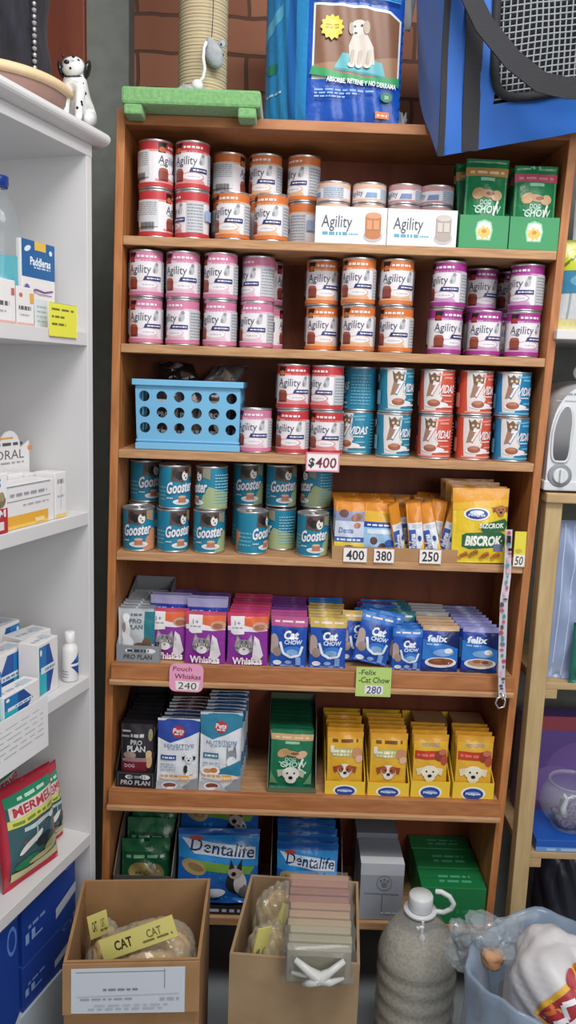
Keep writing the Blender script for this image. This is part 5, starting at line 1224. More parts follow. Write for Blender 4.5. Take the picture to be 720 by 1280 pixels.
for k, (x0, x1, y0, y1, d, rz, lb) in enumerate([(6, 70, 966, 1105, .030, -.15, 'red and green treat bag at the front of the fourth cabinet shelf'), (46, 80, 956, 1048, .056, .0, 'red and green treat bag behind the front one, fourth cabinet shelf'), (-22, 36, 944, 1060, .125, .1, 'red and green treat bag at the back, fourth cabinet shelf')]):
    w = cw(x0, x1, (y0+y1)/2, d)*.92; h = (cab((x0+x1)/2, y0, d).z-Z)*.95
    o = pouch('treat_bag', w, h, .05, REDF, art_treat, 300+k, crink=.002); cput(o, cmid(x0, x1, y1, d), Z, rz); o.rotation_euler.x = -.10
    tag(o, lb, 'bag', 'red treat bags in the cabinet')
# --- bottom: blue cartons
BLC = ink('1b3f94'); Z = .1006
def art_bl(p): p.text('IL', -.3, .35, .15, '8fa6d8', .02, width=.3); p.scrib(-.4, -.1, .48, .05, '7d93c9', 4, 1); p.poly([(.1, .2), (.5, .34), (.5, .50), (.1, .36)], 'c3cad4'); p.stroke([(-.5, .97), (.5, .97)], .01, '4f6cb4'); p.ell(.36, .88, .10, .07, '5f82cc'); p.ell(.36, .88, .07, .05, '1b3f94')
y_sp = 1168
zmid = cab(60, 1175, .024).z
hh = zmid-Z
def pale(p): p.scrib(-.3, .3, .3, .1, 'aab6c4', 4, 1); p.ell(.3, .3, .1, .1, '8fa0b4')
zlow = cab(50, 1242, .024).z
lbox('white_carton', 26, 80, 1242, 1300, .020, Z, .20, ink('b4c0c8'), pale, 'pale grey carton under the blue cartons, bottom of the white cabinet', 'carton', H=zlow-Z-.0005)
lbox('blue_carton', 28, 93, 1170, 1240, .024, zlow, .19, BLC, art_bl, 'dark blue carton in middle of the stack, bottom of the white cabinet', 'carton', H=zmid-zlow-.0005)
lbox('blue_carton', 28, 95, 1090, 1170, .024, zmid, .19, BLC, art_bl, 'dark blue carton topmost of the stack, bottom of the white cabinet', 'carton', H=min(.165, zs_bot[4]-zmid-.004))
lbox('blue_carton', -40, 26, 1130, 1300, .015, Z, .20, BLC, art_bl, 'dark blue carton left of the stack, bottom of the white cabinet', 'carton', H=min(cab(10, 1140, .015).z, zs_bot[4]-.004)-Z)
# ------------------------------------------------------------------ pale wooden trolley on the right
PINE = mat('pale_pine', 'b79a6c', .6, kind='wood', col2='c8ad80', scale=8, bump=.06, stretch=(7, 7, 1)); PINEH = mat('pale_pine_board', 'b3946a', .6, kind='wood', col2='c4a67a', scale=8, bump=.06, stretch=(1, 7, 7))
YR = -.004
q0, q1 = at(682, 640, YR), at(703, 640, YR); XR = max(q0.x, .963)
tz = at(700, 616, YR).z; z2 = at(700, 856, YR).z; z3 = at(680, 1069, YR).z
tr = empty('wooden_trolley', (XR, YR, 0), 0, 'pale pine shelf trolley right of the bookcase', 'trolley')
PWD = q1.x-q0.x; LX, LY = .55, .325
for x, y in ((0, 0), (0, LY-PWD), (LX-PWD, 0), (LX-PWD, LY-PWD)):
    m = MB(); m.box(x, x+PWD, y, y+PWD, .0, tz-.022, PINE, .002); m.build('leg', tr)
m = MB(); m.box(-.004, LX+.015, -.012, LY, tz-.022, tz, PINEH, .003); m.build('top', tr)
for z in (z2, z3):
    m = MB(); m.box(PWD*.6, LX-PWD*.6, PWD*.3, LY-PWD*.3, z-.016, z, PINEH, .001); m.build('shelf', tr)
    m = MB(); m.box(PWD, PWD+.03, PWD*.25, LY-PWD*.25, z-.038, z-.0165, PINEH, .001); m.build('bracket', tr)
# white appliance on the trolley
WPL = mat('white_plastic', 'd3d6da', .35, kind='noise', scale=5); DGL = mat('smoked_window', '3a3b40', .12, spec=.7); GPL = mat('grey_plastic', '8a8f94', .45)
def appliance():
    x0 = at(673, 600, YR-.0).x; Hh = at(700, 474, YR-.0).z-tz; Wd, Dp = .32, .22
    root = empty('mini_oven', (x0+Wd/2+.016, YR-.0, tz+.0005), 0, 'rounded white kitchen appliance with a dark window and knob', 'appliance')
    g = MB(); n = 40; prof = []
    for k in range(n+1):
        a = PI*k/n; prof.append((-Wd/2*math.copysign(abs(math.cos(a))**.62, math.cos(a)), Hh*.30+(Hh*.70)*abs(math.sin(a))**.62))
    prof = [(-Wd/2, .012)]+prof+[(Wd/2, .012)]
    g.prism([(x, 0, z) for x, z in prof][::-1], (0, Dp, 0), WPL)
    g.build('shell', root, bevel=.012)
    g = MB(); g.box(-Wd/2-.004, Wd/2+.004, -.004, Dp, .004, .026, WPL, .003); g.build('base', root)
    for sx in (-1, 1):
        g = MB(); g.box(sx*Wd*.42-.012, sx*Wd*.42+.012, .02, .05, 0, .005, GPL); g.build('foot', root)
    def P(x, y): v = at(x, y, YR-.0); return (v.x-root.location.x+.016, v.z-root.location.z)
    a0, a1 = P(693.5, 507), P(693, 577); mx_, mz_, hw_, hh_ = (a0[0]+a1[0])/2, (a0[1]+a1[1])/2, .020, (a0[1]-a1[1])/2
    c = []
    for k in range(32):
        t_ = 2*PI*k/32; e_ = 1. if math.sin(t_) > 0 else .45; ca, sa = math.cos(t_), math.sin(t_)
        c.append((mx_+hw_*math.copysign(abs(ca)**e_, ca)+.006*(sa if sa > 0 else 0), mz_+hh_*math.copysign(abs(sa)**e_, sa)))
    g = MB(); g.prism([(x, -.003, z) for x, z in c], (0, .004, 0), DGL); wg_ = g.build('window_glass', root)
    g = MB(); g.tube([(x, -.002, z) for x, z in c], .003, WPL, 6, closed=True); g.build('window_frame', wg_)
    kx, kz = P(690, 594); g = MB(); r = .026
    g.lathe([(r, .001), (r, -.004), (r-.004, -.005)], GPL, 28, c=(kx, 0, kz), axis='Y', cap1=True); dr_ = g.build('dial_ring', root)
    g = MB(); g.lathe([(.017, -.004), (.0165, -.010), (.015, -.012)], WPL, 24, c=(kx, 0, kz), axis='Y', cap1=True); g.box(kx-.004, kx+.004, -.020, -.010, kz-.015, kz+.015, WPL, .0015); g.build('knob', dr_)
    d = MB(); f = Norm(Deco(d, flat((0, -.0005, 0), (1, 0, 0), (0, 0, 1)), lift=.0003, base=.0006), 1, 1); a = P(690, 493); f.scrib(a[0], a[0]+.05, a[1], .004, '8f959c', 6, 2); f.scrib(a[0]-.005, a[0]+.05, P(690, 501)[1], .002, 'a9aeb4', 3, 1); d.build('printed_mark', root, normals=False)
    v = at(716, 466, YR+.1); g = MB(); g.tube([(v.x-root.location.x+.014*math.cos(t), .05, v.z-root.location.z+.014*math.sin(t)) for t in [2*PI*k/20 for k in range(20)]], .0035, GPL, 8, closed=True); g.build('handle', root)
appliance()
# wall shelf with packs, top right
sx0 = at(696, 418, -.02).x; sz = at(705, 412, -.02).z
ws = MB(); ws.box(0, .5, 0, .3495, -.020, 0, WPAINT, .002); o = ws.build('wall_shelf'); o.location = (sx0, -.02, sz); tag(o, 'white wall shelf end at the right edge, above the appliance', 'shelf')
def art_pad(p):
    p.rect(-.5, .0, .5, .14, 'd9cf9c'); p.rect(-.5, .14, .5, .42, 'ccd3d8')
    for i in range(9): p.stroke([(-.5+.12*i, .14), (-.5+.12*i, .42)], .02, '9aa6b0')
    p.rect(-.5, .42, .5, .66, '3f86ac'); p.ell(-.2, .55, .2, .08, '6fa9c4'); p.ell(.15, .52, .2, .08, '5a98b8'); p.poly([(-.5, .66), (.5, .66), (.5, 1), (-.2, .95), (-.45, .80)], 'c3cf3f'); p.stroke([(-.5, .68), (-.3, .86), (.1, .97)], .03, '6a7a2a')
w = .20; h = at(710, 296, .01).z-sz
o = pouch('litter_bag', w, h, .07, foil('c9cf6a'), art_pad, 330); o.location = (at(699, 400, .012).x+w/2, .050, sz+.0008); tag(o, 'yellow-green and blue bag on the white wall shelf', 'bag')
def art_cut(p): p.rect(-.5, .3, .5, .6, '8fa6c4'); p.scrib(-.4, .4, .7, .1, '6a7a94', 5, 1); p.rect(-.5, 0, .5, .1, 'd9c9b0')
w = .16; h2 = at(712, 208, .10).z-at(712, 412, .10).z
o = pouch('litter_bag', w, .30, .06, foil('c9ccd0'), art_cut, 331); o.location = (at(711, 400, .13).x+w/2, .16, sz+.0008); tag(o, 'tall pale bag at the back of the white wall shelf', 'bag')
# things on the trolley shelves
SHB = mat('pale_blue_film', 'a3b4d6', .3, kind='noise', col2='8fa0c8', scale=8, alpha=.9)
def sheet(name, px0, px1, y0, z, Y, W, T, m_, seed, label, cat, paint=None):
    h = at(px0, y0, Y).z-z; o = pouch(name, W, h, T, m_, paint, seed, crink=.006); o.location = (at(px0, 700, Y).x*0+at(px0, (y0+850)/2, Y).x+W/2, Y+T*.6, z+.0008); return tag(o, label, cat)
def art_fold(p):
    for i in range(4): p.stroke([(-.4+.2*i, .02), (-.38+.2*i, .98)], .02, 'c6d2ea')
sheet('plastic_pack', 695, 760, 652, z2, .02, .11, .035, SHB, 340, 'pale blue folded plastic pack standing on the trolley shelf', 'pack', art_fold)
sheet('green_pack', 716, 760, 780, z2, -.0, .10, .016, foil('1f6a58'), 341, 'dark green pack in front of the pale blue one, trolley shelf', 'pack')
def art_pur(p): p.rect(-.5, .86, .5, 1, 'a84a56'); p.ell(.2, .45, .4, .3, '7f62a8'); p.ell(-.1, .3, .3, .2, '8a70b4')
PURB = ink('6f55a0'); xb = XR+.05; hz = at(690, 895, .19).z-z3
o = carton('purple_box', .22, .06, hz, PURB, art_pur); o.location = (xb+.115, .185, z3+.0008); tag(o, 'purple box with reddish top edge behind the glass bowl', 'box')
def art_bt(p): p.rect(-.5, .0, .5, .4, '6f9ad0'); p.scrib(-.4, .4, .1, .2, 'a9c3e6', 6, 1)
xb = max(at(673, 1045, .0).x, XR+.012); o = carton('blue_box', .26, .14, .030, ink('1f58b4'), art_bt); o.location = (xb+.13, .010, z3+.0008); tag(o, 'flat blue box under the glass bowl on the trolley shelf', 'box')
GLS = mat('bowl_glass', 'c3ccd0', .05, alpha=.22, spec=.9)
pb = at(714, 1008, -.015); Rb = .075
bw_ = empty('fish_bowl', (max(at(675, 1000, .08).x, XR+.012)+Rb, .078, z3+.0315), 0, 'round clear fish bowl with a purple ornament inside', 'bowl')
m = MB(); prof = [(Rb*.55, 0)]+[(Rb*math.sin(a), Rb*.86-Rb*math.cos(a)*.86+.0) for a in [.62+k*.13 for k in range(15)]]; prof += [(prof[-1][0]+.006, prof[-1][1]+.004)]
m.lathe(prof, GLS, 40, cap0=True); m.build('glass', bw_)
m = MB(); pr = prof[-1]; m.tube([(pr[0]*math.cos(t), pr[0]*math.sin(t), pr[1]) for t in [2*PI*k/32 for k in range(32)]], .0028, GLS, 8, closed=True); m.build('rim', bw_)
orn = MB(); bm = bmesh.new(); bmesh.ops.create_icosphere(bm, subdivisions=3, radius=1)
for v in bm.verts: v.co = Vector((v.co.x*.040, v.co.y*.036, max(-.4, v.co.z)*.038+.020))*(1+.16*math.sin(7*v.co.x+5*v.co.z)+.12*math.sin(9*v.co.y))
orn.bm(bm, mat('purple_gravel', '4a3a5c', .7, kind='voronoi', col2='7a6a94', scale=140, bump=.5), True); bm.free(); o = orn.build('bowl_ornament'); o.location = (bw_.location.x, .078, z3+.0335); tag(o, 'lumpy purple ornament lying inside the round fish bowl', 'ornament')
g = MB(); g.tube([(0, 0, .0), (-.004, -.002, .02), (.003, 0, .045), (-.006, 0, .055)], [.010, .007, .006, .004], WPL, 10); o = g.build('bowl_pump'); o.location = (bw_.location.x-.022, .056, z3+.075); tag(o, 'white plastic piece sticking up inside the fish bowl', 'ornament')
o.location.z = z3+.070
DARKB = mat('dark_bin_film', '20212b', .35, kind='noise', col2='2c2e3c', scale=9, bump=.5)
def lump(name, c, sc, m_, seed, k=.14, flat_=-.8, sub=5, crease=1.):
    r = random.Random(seed); a = [r.uniform(0, 6.28) for _ in range(9)]
    g = MB(); bm = bmesh.new(); bmesh.ops.create_icosphere(bm, subdivisions=sub, radius=1)
    for v in bm.verts:
        x, y, z = v.co
        n = 1+k*(.6*math.sin(4*x+a[0]+2*z)+.5*math.sin(5*y+a[1]+3*x)+.4*math.sin(6*z+a[2]))+k*.45*crease*(abs(math.sin(9*x+7*z+a[3]))+abs(math.sin(8*y-6*z+a[4]))-1)+k*.22*crease*abs(math.sin(17*x-13*y+a[5]))
        v.co = Vector((x*n*sc[0], y*n*sc[1], max(flat_, z*n)*sc[2]))
    g.bm(bm, m_, True); bm.free(); o = g.build(name); o.location = c; return o
o = lump('dark_bag', (XR+.21, YR+.16, .20), (.095, .075, .25), DARKB, 5); tag(o, 'dark navy plastic bag at the bottom of the trolley', 'bag')
# ------------------------------------------------------------------ lowest shelf of the bookcase
Z7 = ZS[6]+.0012
GRF = foil('164a2e')
xa, xb = at(143, 1100, .02).x, at(216, 1060, .02).x
t = tray('display_carton', xb-xa, .20, .20, .10, ink('5d5a52'), hs=.17, sidecol=ink('7a736a')); t.location = ((xa+xb)/2, .006, Z7)
tag(t, 'grey carton of green snack bags at left of the lowest shelf', 'carton')
def art_gs(p): p.rect(-.5, .8, .5, 1, '1f6a40'); p.ell(-.1, .5, .25, .14, '8a7a4a'); p.ell(.2, .45, .2, .16, '6f6440'); p.scrib(-.4, .4, .7, .05, '6fae88', 5, 1); p.ell(.1, .2, .2, .1, '99885a'); p.rect(-.5, 0, .5, .08, '17452c')
for j, (dy, zz, lean, H_) in enumerate([(.035, .0, -.55, .15), (.075, .01, -.55, .17), (.115, .02, -.45, .18)]):
    b = pouch('treat_bag', (xb-xa)*.86, H_, .025, GRF, art_gs, 400+j, crink=.005); b.location = ((xa+xb)/2, .006+dy, Z7+.006+zz); b.rotation_euler = (lean*.6, .04*(j-1), 0)
    tag(b, 'green snack bag in the grey carton, %s from the front, lowest shelf' % ORD[j], 'bag', 'green snack bags on the lowest shelf')
DLF = foil('2672bc')
def art_dl(p):
    p.rect(-.5, 0, .5, 1, '2b8ad0'); p.poly([(-.5, .62), (.5, .50), (.5, 0), (-.5, 0)], '1f5fae'); p.poly([(-.46, .88), (.46, .76), (.46, .60), (-.30, .68)], 'cfdcec'); p.text('Dentalife', .055, .75, .16, '22355c', .012, .05, width=.80, rot=-.11); p.poly([(-.30, .60), (.46, .50), (.40, .40), (-.2, .46)], '6f9a3f'); p.ell(-.30, .50, .16, .10, 'a8946a', -.3); p.ell(-.28, .50, .10, .05, '8a744c', -.3)
    p.ell(.22, .30, .12, .16, '2b2a30'); p.ell(.28, .28, .08, .15, 'c9c4c2'); p.ell(.22, .44, .09, .09, 'a89a94'); p.poly([(.14, .48), (.16, .62), (.21, .50)], '2b2a30'); p.poly([(.23, .50), (.30, .62), (.30, .46)], '2b2a30'); p.ell(.20, .42, .03, .03, '1b1a1e'); p.ell(-.1, .14, .2, .07, 'cfd8e4', .1); p.ell(.36, .16, .1, .1, '77706e')
    p.rect(-.5, .92, .5, 1, '1a4f9c'); p.ell(-.28, .88, .09, .03, 'a8423c')
xa, xb = at(218, 1120, .03).x, at(322, 1120, .03).x; wD = xb-xa
for j, (Y, z, H_, le) in enumerate([(.040, .012, .175, -.30), (.135, .092, .205, -.16)]):
    b = pouch('dental_treat_bag', wD, H_, .045, DLF, art_dl, 410+j, crink=.003); b.location = ((xa+xb)/2+[.002, -.004][j], Y, Z7+z); b.rotation_euler = (le, 0, [.03, -.02][j])
    tag(b, ['front blue dental treat bag with a black and white cat, lowest shelf', 'rear blue dental treat bag standing behind its twin, lowest shelf'][j], 'bag', 'blue dental treat bags')
o = carton('carton', wD*.96, .075, .088, ink('23262e')); o.location = ((xa+xb)/2-.004, .116+.014, Z7+.0025); tag(o, 'plain dark carton hidden under the rear blue dental bag', 'carton')
t = tray('display_carton', wD*.99, .205, .03, .022, ink('20242e'), lambda p: p.scrib(-.3, .3, .3, .35, 'b9c3d0', 6, 2), hs=.03); t.location = ((xa+xb)/2, .012, Z7); tag(t, 'low dark carton under the two large blue dental bags', 'carton')
xa, xb = at(338, 1100, .02).x, at(430, 1080, .02).x
t = tray('display_carton', xb-xa, .215, .19, .05, ink('3a3c44'), hs=.16, sidecol=ink('5a4a40')); t.location = ((xa+xb)/2, .004, Z7); tag(t, 'dark open carton filled with small blue dental treat pouches', 'carton')
DP = pouch('dental_treat_pouch', (xb-xa)*.86, .165, .02, DLF, art_dl, 420, crink=.003)
column('dental_treat_pouch', 'pouch', 384, 60, 5, .03, .036, Z7+.004, .16, .02, 1080, cyc([DP]), 'small blue dental treat pouch, %s from front in the dark carton', 'small dental pouches', lean=-.16)
GC = ink('9196a0'); GC2 = ink('7d828c')
def art_gb(p): p.rect(-.5, .80, .5, 1, 'b0b4bc'); p.ell(.05, .66, .18, .14, '6a6f7a'); p.ell(.05, .66, .16, .12, '9196a0'); p.ell(.05, .63, .07, .05, '6a6f7a'); p.ell(-.03, .70, .03, .03, '6a6f7a'); p.ell(.05, .73, .03, .03, '6a6f7a'); p.ell(.13, .70, .03, .03, '6a6f7a'); p.stroke([(-.4, .48), (.4, .47)], .014, '5f646e'); p.stroke([(.02, .47), (.02, .16)], .014, '5f646e'); p.scrib(.0, .4, .12, .03, 'c3c7ce', 4, 1)
def art_gtop(p): p.rect(-.5, 0, .5, .28, 'd3d6da')
xa, xb = at(449, 1130, .01).x, at(503, 1130, .01).x; zt = at(476, 1080, .01).z
for j, Y in enumerate((.010, .122)):
    o = carton('grey_carton', xb-xa, .108 if j == 0 else .10, zt-Z7+(.012 if j else 0), GC if j == 0 else GC2, art_gb if j == 0 else None, top=art_gtop if j == 0 else None); o.location = ((xa+xb)/2-(.002 if j else 0), Y, Z7); tag(o, ['grey carton with a white lid band and paw stamp, lowest shelf', 'plain dark grey carton behind the paw-stamped one, lowest shelf'][j], 'carton')
GRC = ink('1f7a44')
def art_gr(p): p.stroke([(-.5, .55), (.0, .55)], .006, '145a30'); p.stroke([(.02, 0), (.02, .95)], .004, '145a30'); p.scrib(.05, .4, .3, .1, '2f8f58', 4, 1)
def art_grt(p): p.scrib(-.2, .3, .3, .12, '4fae86', 4, 1); p.scrib(-.2, .3, .55, .12, '4fae86', 5, 2); p.stroke([(-.5, .5), (.5, .5)], .006, '17633a')
xa, xb = at(526, 1130, .004).x, at(607, 1130, .004).x; zt = at(566, 1110, .004).z
for j, (Y, dd) in enumerate(((.004, .074), (.080, .080), (.162, .060))):
    o = carton('green_carton', xb-xa, dd, zt-Z7+[0, .003, .004][j], GRC, art_gr, top=art_grt); o.location = ((xa+xb)/2-[0, .0, .002][j], Y, Z7); tag(o, 'plain green carton, %s of three in a row on the lowest shelf' % ['front', 'middle', 'rear'][j], 'carton', 'green cartons on the lowest shelf')
# ------------------------------------------------------------------ things on the floor
KR2 = mat('box_board', '96714a', .85, kind='noise', col2='a37d54', scale=16, bump=.06); KR3 = mat('pale_box_board', '94795a', .85, kind='noise', col2='a08666', scale=16, bump=.06)
def floor_box(name, fl, fr, bl, br, Yf, Yb, m_, label, z=None, flap=None):
    """open-topped carton standing on the floor; corners given where its rim shows"""
    FLc, FRc, BLc, BRc = (atz(*fl, z), atz(*fr, z), atz(*bl, z), atz(*br, z))
    cx, cy = (FLc.x+FRc.x)/2, (FLc.y+FRc.y)/2
    root = empty(name, (cx, cy, 0), 0, label, 'box'); L = [Vector((v.x-cx, v.y-cy, 0)) for v in (FLc, FRc, BRc, BLc)]; t = .005; cen = sum(L, Vector())/4
    I = [v+(cen-v).normalized()*t*1.6 for v in L]
    for i, nm in enumerate(('front_panel', 'side_panel', 'back_panel', 'side_panel')):
        a, b, c, d = L[i], L[(i+1) % 4], I[(i+1) % 4], I[i]; g = MB(); g.prism([(a.x, a.y, .002), (b.x, b.y, .002), (c.x, c.y, .002), (d.x, d.y, .002)], (0, 0, z-.002), m_); g.build(nm, root)
    g = MB(); g.prism([(v.x, v.y, .0005) for v in I], (0, 0, .004), m_); g.build('bottom', root)
    return root, L, z
ZB = .492
b1, L1, _ = floor_box('cardboard_box', (79, 1203), (250, 1199), (104, 1100), (263, 1098), 0, 0, KR2, 'open cardboard box with white paper on its front, floor left', z=ZB)
def front_flap(root, L, z, h, m_, paint, name='front_flap', over=.004):
    a, b = L[0], L[1]; ex = (b-a).normalized(); ny = Vector((ex.y, -ex.x, 0)); g = MB()
    P = [a+ny*.003+Vector((0, 0, z)), b+ny*.003+Vector((0, 0, z)), b+ny*.010+Vector((0, 0, z-h)), a+ny*.010+Vector((0, 0, z-h))]
    g.prism(P, ny*.004, m_); fl_ = g.build(name, root)
    if paint:
        W = (b-a).length; o = (a+b)/2+ny*(.0145)+Vector((0, 0, z-h)); ev = Vector((0, 0, 1))-ny*.007/h; ev.normalize()
        q = MB(); w2, h2 = W*.83, h*.93; P0 = o+ex*(-.0055)+ny*.0005; q.prism([P0-ex*w2/2+ev*.004, P0+ex*w2/2+ev*.001, P0+ex*w2/2+ev*h2, P0-ex*w2/2+ev*h2], ny*.0006, ink('c3c9d2', .8))
        paint(Norm(Deco(q, flat(P0+ny*.0008, ex, ev), lift=.0002, base=.0002), w2, h2)); q.build('paper_sheet', fl_)
def art_paper(p):
    p.stroke([(-.46, .92), (.32, .92)], .006, '6f7682'); p.stroke([(.32, .97), (.32, .55)], .006, '6f7682'); p.scrib(-.22, .1, .52, .045, '7a808c', 7, 1); p.stroke([(-.45, .40), (.45, .43)], .004, '9aa0aa'); p.scrib(-.42, .05, .33, .03, '8f96a2', 9, 2); p.scrib(.28, .45, .30, .05, 'a0a6b0', 3, 3); p.scrib(-.35, .3, .12, .025, 'a3a9b4', 9, 4); p.scrib(-.3, .35, .2, .02, 'a3a9b4', 9, 6)
front_flap(b1, L1, ZB, .098, KR2, art_paper)
YB = mat('yellow_snack_film', 'b9a24f', .35, kind='noise', col2='c8b262', scale=12, bump=.2); YT = ink('cfc676', .5)
c1 = Vector(b1.location)
def art_cat(p): p.rect(-.5, .0, .5, 1, 'cfc676'); p.text('CAT', -.2, .5, .42, '3f3a2a', .03, width=.24); p.text('CAT', .22, .55, .36, '7a6f3a', .02, width=.2); p.scrib(.05, .45, .2, .1, '7a6f3a', 4, 2)
FB = mat('biscuit_fill', 'a3814e', .8, kind='voronoi', col2='c2a36a', scale=70, bump=.5)
CLB = mat('snack_bag_film', 'd9d4c0', .1, alpha=.30, spec=.9)
def snack(name, c, sc, rot, seed, label, header=None):
    root = empty(name, c, 0, label, 'bag'); root.rotation_euler = rot
    f = lump('filling', (0, 0, 0), (sc[0]*.93, sc[1]*.93, sc[2]*.9), FB, seed, .06, -1, 4); f.parent = root
    s = lump('clear_film', (0, 0, 0), sc, CLB, seed+1, .10, -1, 5, 1.6); s.parent = root
    if header:
        hw, hh, off, hr = header; g = MB(); g.box(-hw/2, hw/2, -.0015, .0015, 0, hh, YT); art_cat(Norm(Deco(g, flat((0, -.0015, 0), (1, 0, 0), (0, 0, 1)), lift=.0002, base=.0002), hw, hh)); h = g.build('header_card', root); h.location = off; h.rotation_euler = hr
    return root
p = atz(190, 1190, ZB-.015)
snack('snack_bag', (p.x-.01, c1.y+.105, ZB-.070), (.088, .070, .055), (.15, .0, .05), 21, 'clear bag of biscuits with yellow header in left cardboard box', (.155, .040, (-.015, -.040, .058), (-.50, -.42, .0)))
p2 = atz(115, 1165, ZB-.06); snack('snack_bag', (p2.x+.022, p2.y+.02, ZB-.13), (.036, .05, .075), (.1, .05, .2), 25, 'second biscuit bag at left inside the left cardboard box', (.04, .05, (-.012, -.02, .070), (-.2, -.15, .3)))
snack('snack_bag', (c1.x+.01, c1.y+.115, ZB-.205), (.085, .075, .075), (0, 0, 0), 29, 'lower biscuit bag under the others in left cardboard box')
# second box
b2, L2, _ = floor_box('cardboard_box', (287, 1192), (450, 1206), (314, 1093), (448, 1102), 0, 0, KR3, 'plain open cardboard box in the middle of the floor', z=ZB-.002)
c2 = Vector(b2.location)
for k, (px, py, sc, rt, hd, lb) in enumerate([
        (330, 1160, (.05, .06, .10), (.1, .12, .4), (.032, .15, (-.045, -.04, -.04), (-.1, .1, .2)), 'left clear biscuit bag in the middle cardboard box'),
        (345, 1120, (.06, .05, .10), (-.1, .0, .0), None, 'rear clear biscuit bag in the middle cardboard box')]):
    p = atz(px, py, ZB); snack('snack_bag', (p.x+.008, c2.y+[.075, .175][k], ZB-.075), (sc[0]*.86, sc[1]*.8, sc[2]*.95), rt, 33+3*k, lb, hd)
p = atz(343, 1180, ZB-.01); g = MB(); w_, h_ = .045, .12
g.grid(lambda i, j: ((i-.5)*w_, -.006*math.sin(PI*i)-.004*math.sin(9*j), j*h_), 6, 12, YT); g.grid(lambda i, j: ((i-.5)*w_, .003, j*h_), 6, 12, YT, flip=True)
d_ = Norm(Deco(g, lambda u, v, l: (u, -.006*math.sin(PI*(u/w_+.5))-.004*math.sin(9*v/h_)-l, v), su=w_/6, sv=h_/12, lift=.0003, base=.0004), w_, h_); d_.stroke([(-.2, .1), (-.1, .9)], .06, '8f8430'); d_.text('CAT', .15, .4, .16, '6f662a', .02, rot=PI/2); d_.stroke([(.3, .05), (.34, .95)], .04, 'a89c42')
o = g.build('header_card', None); o.location = (p.x-.004, p.y+.01, ZB-.075); o.rotation_euler = (-.5, .45, .1); tag(o, 'loose yellow card strip in the middle cardboard box', 'card')
# wrapped stack of biscuits with a knotted bag
def biscuit_stack():
    A = at(399, 1205, -.44); root = empty('wrapped_biscuits', (A.x, A.y, A.z), 0, 'stack of flat biscuits in a knotted clear bag on the middle box', 'package')
    W_ = pw(80, -.40, 1150); root.rotation_euler = (-.0, .0, -.02)
    cols = ['8f8a7a', '8f8a70', '9a8f74', 'a08a6a', 'a38668', '9f7a62', '8f5f52', '8a5a50', '9a6a58', 'a0745c']
    n = 10; Dp = .175; H_ = .085
    for k in range(n):
        g = MB(); y0 = k*Dp/n; g.box(-W_/2+.002*(k % 3), W_/2-.002*((k+1) % 2), y0+.0006, y0+Dp/n-.0006, -.045+.002*(k % 2), .030+.0015*(k % 3)+.002*k, mat('biscuit_'+cols[k], cols[k], .75, kind='noise', scale=90, bump=.3), .002); g.build('biscuit', root)
    r = random.Random(2); g = MB()
    def fn(i, j):
        a = 2*PI*i; c, s_ = math.cos(a), math.sin(a); e = .25; x = (W_/2+.007)*math.copysign(abs(c)**e, c); z = -.006+(.047+.016*j)*math.copysign(abs(s_)**e, s_)
        k = 1+.03*math.sin(13*a+7*j)+.03*math.sin(23*j+4*a); y = -.012+(Dp+.024)*j; 
        if j < .001 or j > .999: k *= .7
        return (x*k, y, z*k)
    g.grid(fn, 40, 14, mat('thin_clear_film', 'd9d9d4', .1, alpha=.14, spec=.9)); g.build('clear_film', root)
    g = MB(); KN = mat('knotted_film', 'd3d4d0', .3, alpha=.8)
    for pts, rr in (([(-.045, -.012, .020), (-.02, -.020, .004), (0, -.024, -.008), (.012, -.022, -.012)], [.004, .006, .009, .006]), ([(.045, -.012, .022), (.02, -.020, .004), (.004, -.024, -.008), (-.012, -.022, -.004)], [.004, .005, .009, .006]), ([(0, -.024, -.006), (.02, -.026, -.014), (.045, -.018, -.012)], [.009, .005, .002]), ([(0, -.024, -.008), (-.018, -.026, -.018), (-.03, -.018, -.03)], [.009, .005, .002]), ([(-.05, -.010, -.012), (-.02, -.016, -.012), (0, -.022, -.010)], [.003, .003, .004])):
        g.tube(pts, [q_*1.35 for q_ in rr], KN, 10)
    g.build('knot', root)
    # seat it on the box rim
    root.rotation_euler.x = .12
    return root
bs = biscuit_stack()
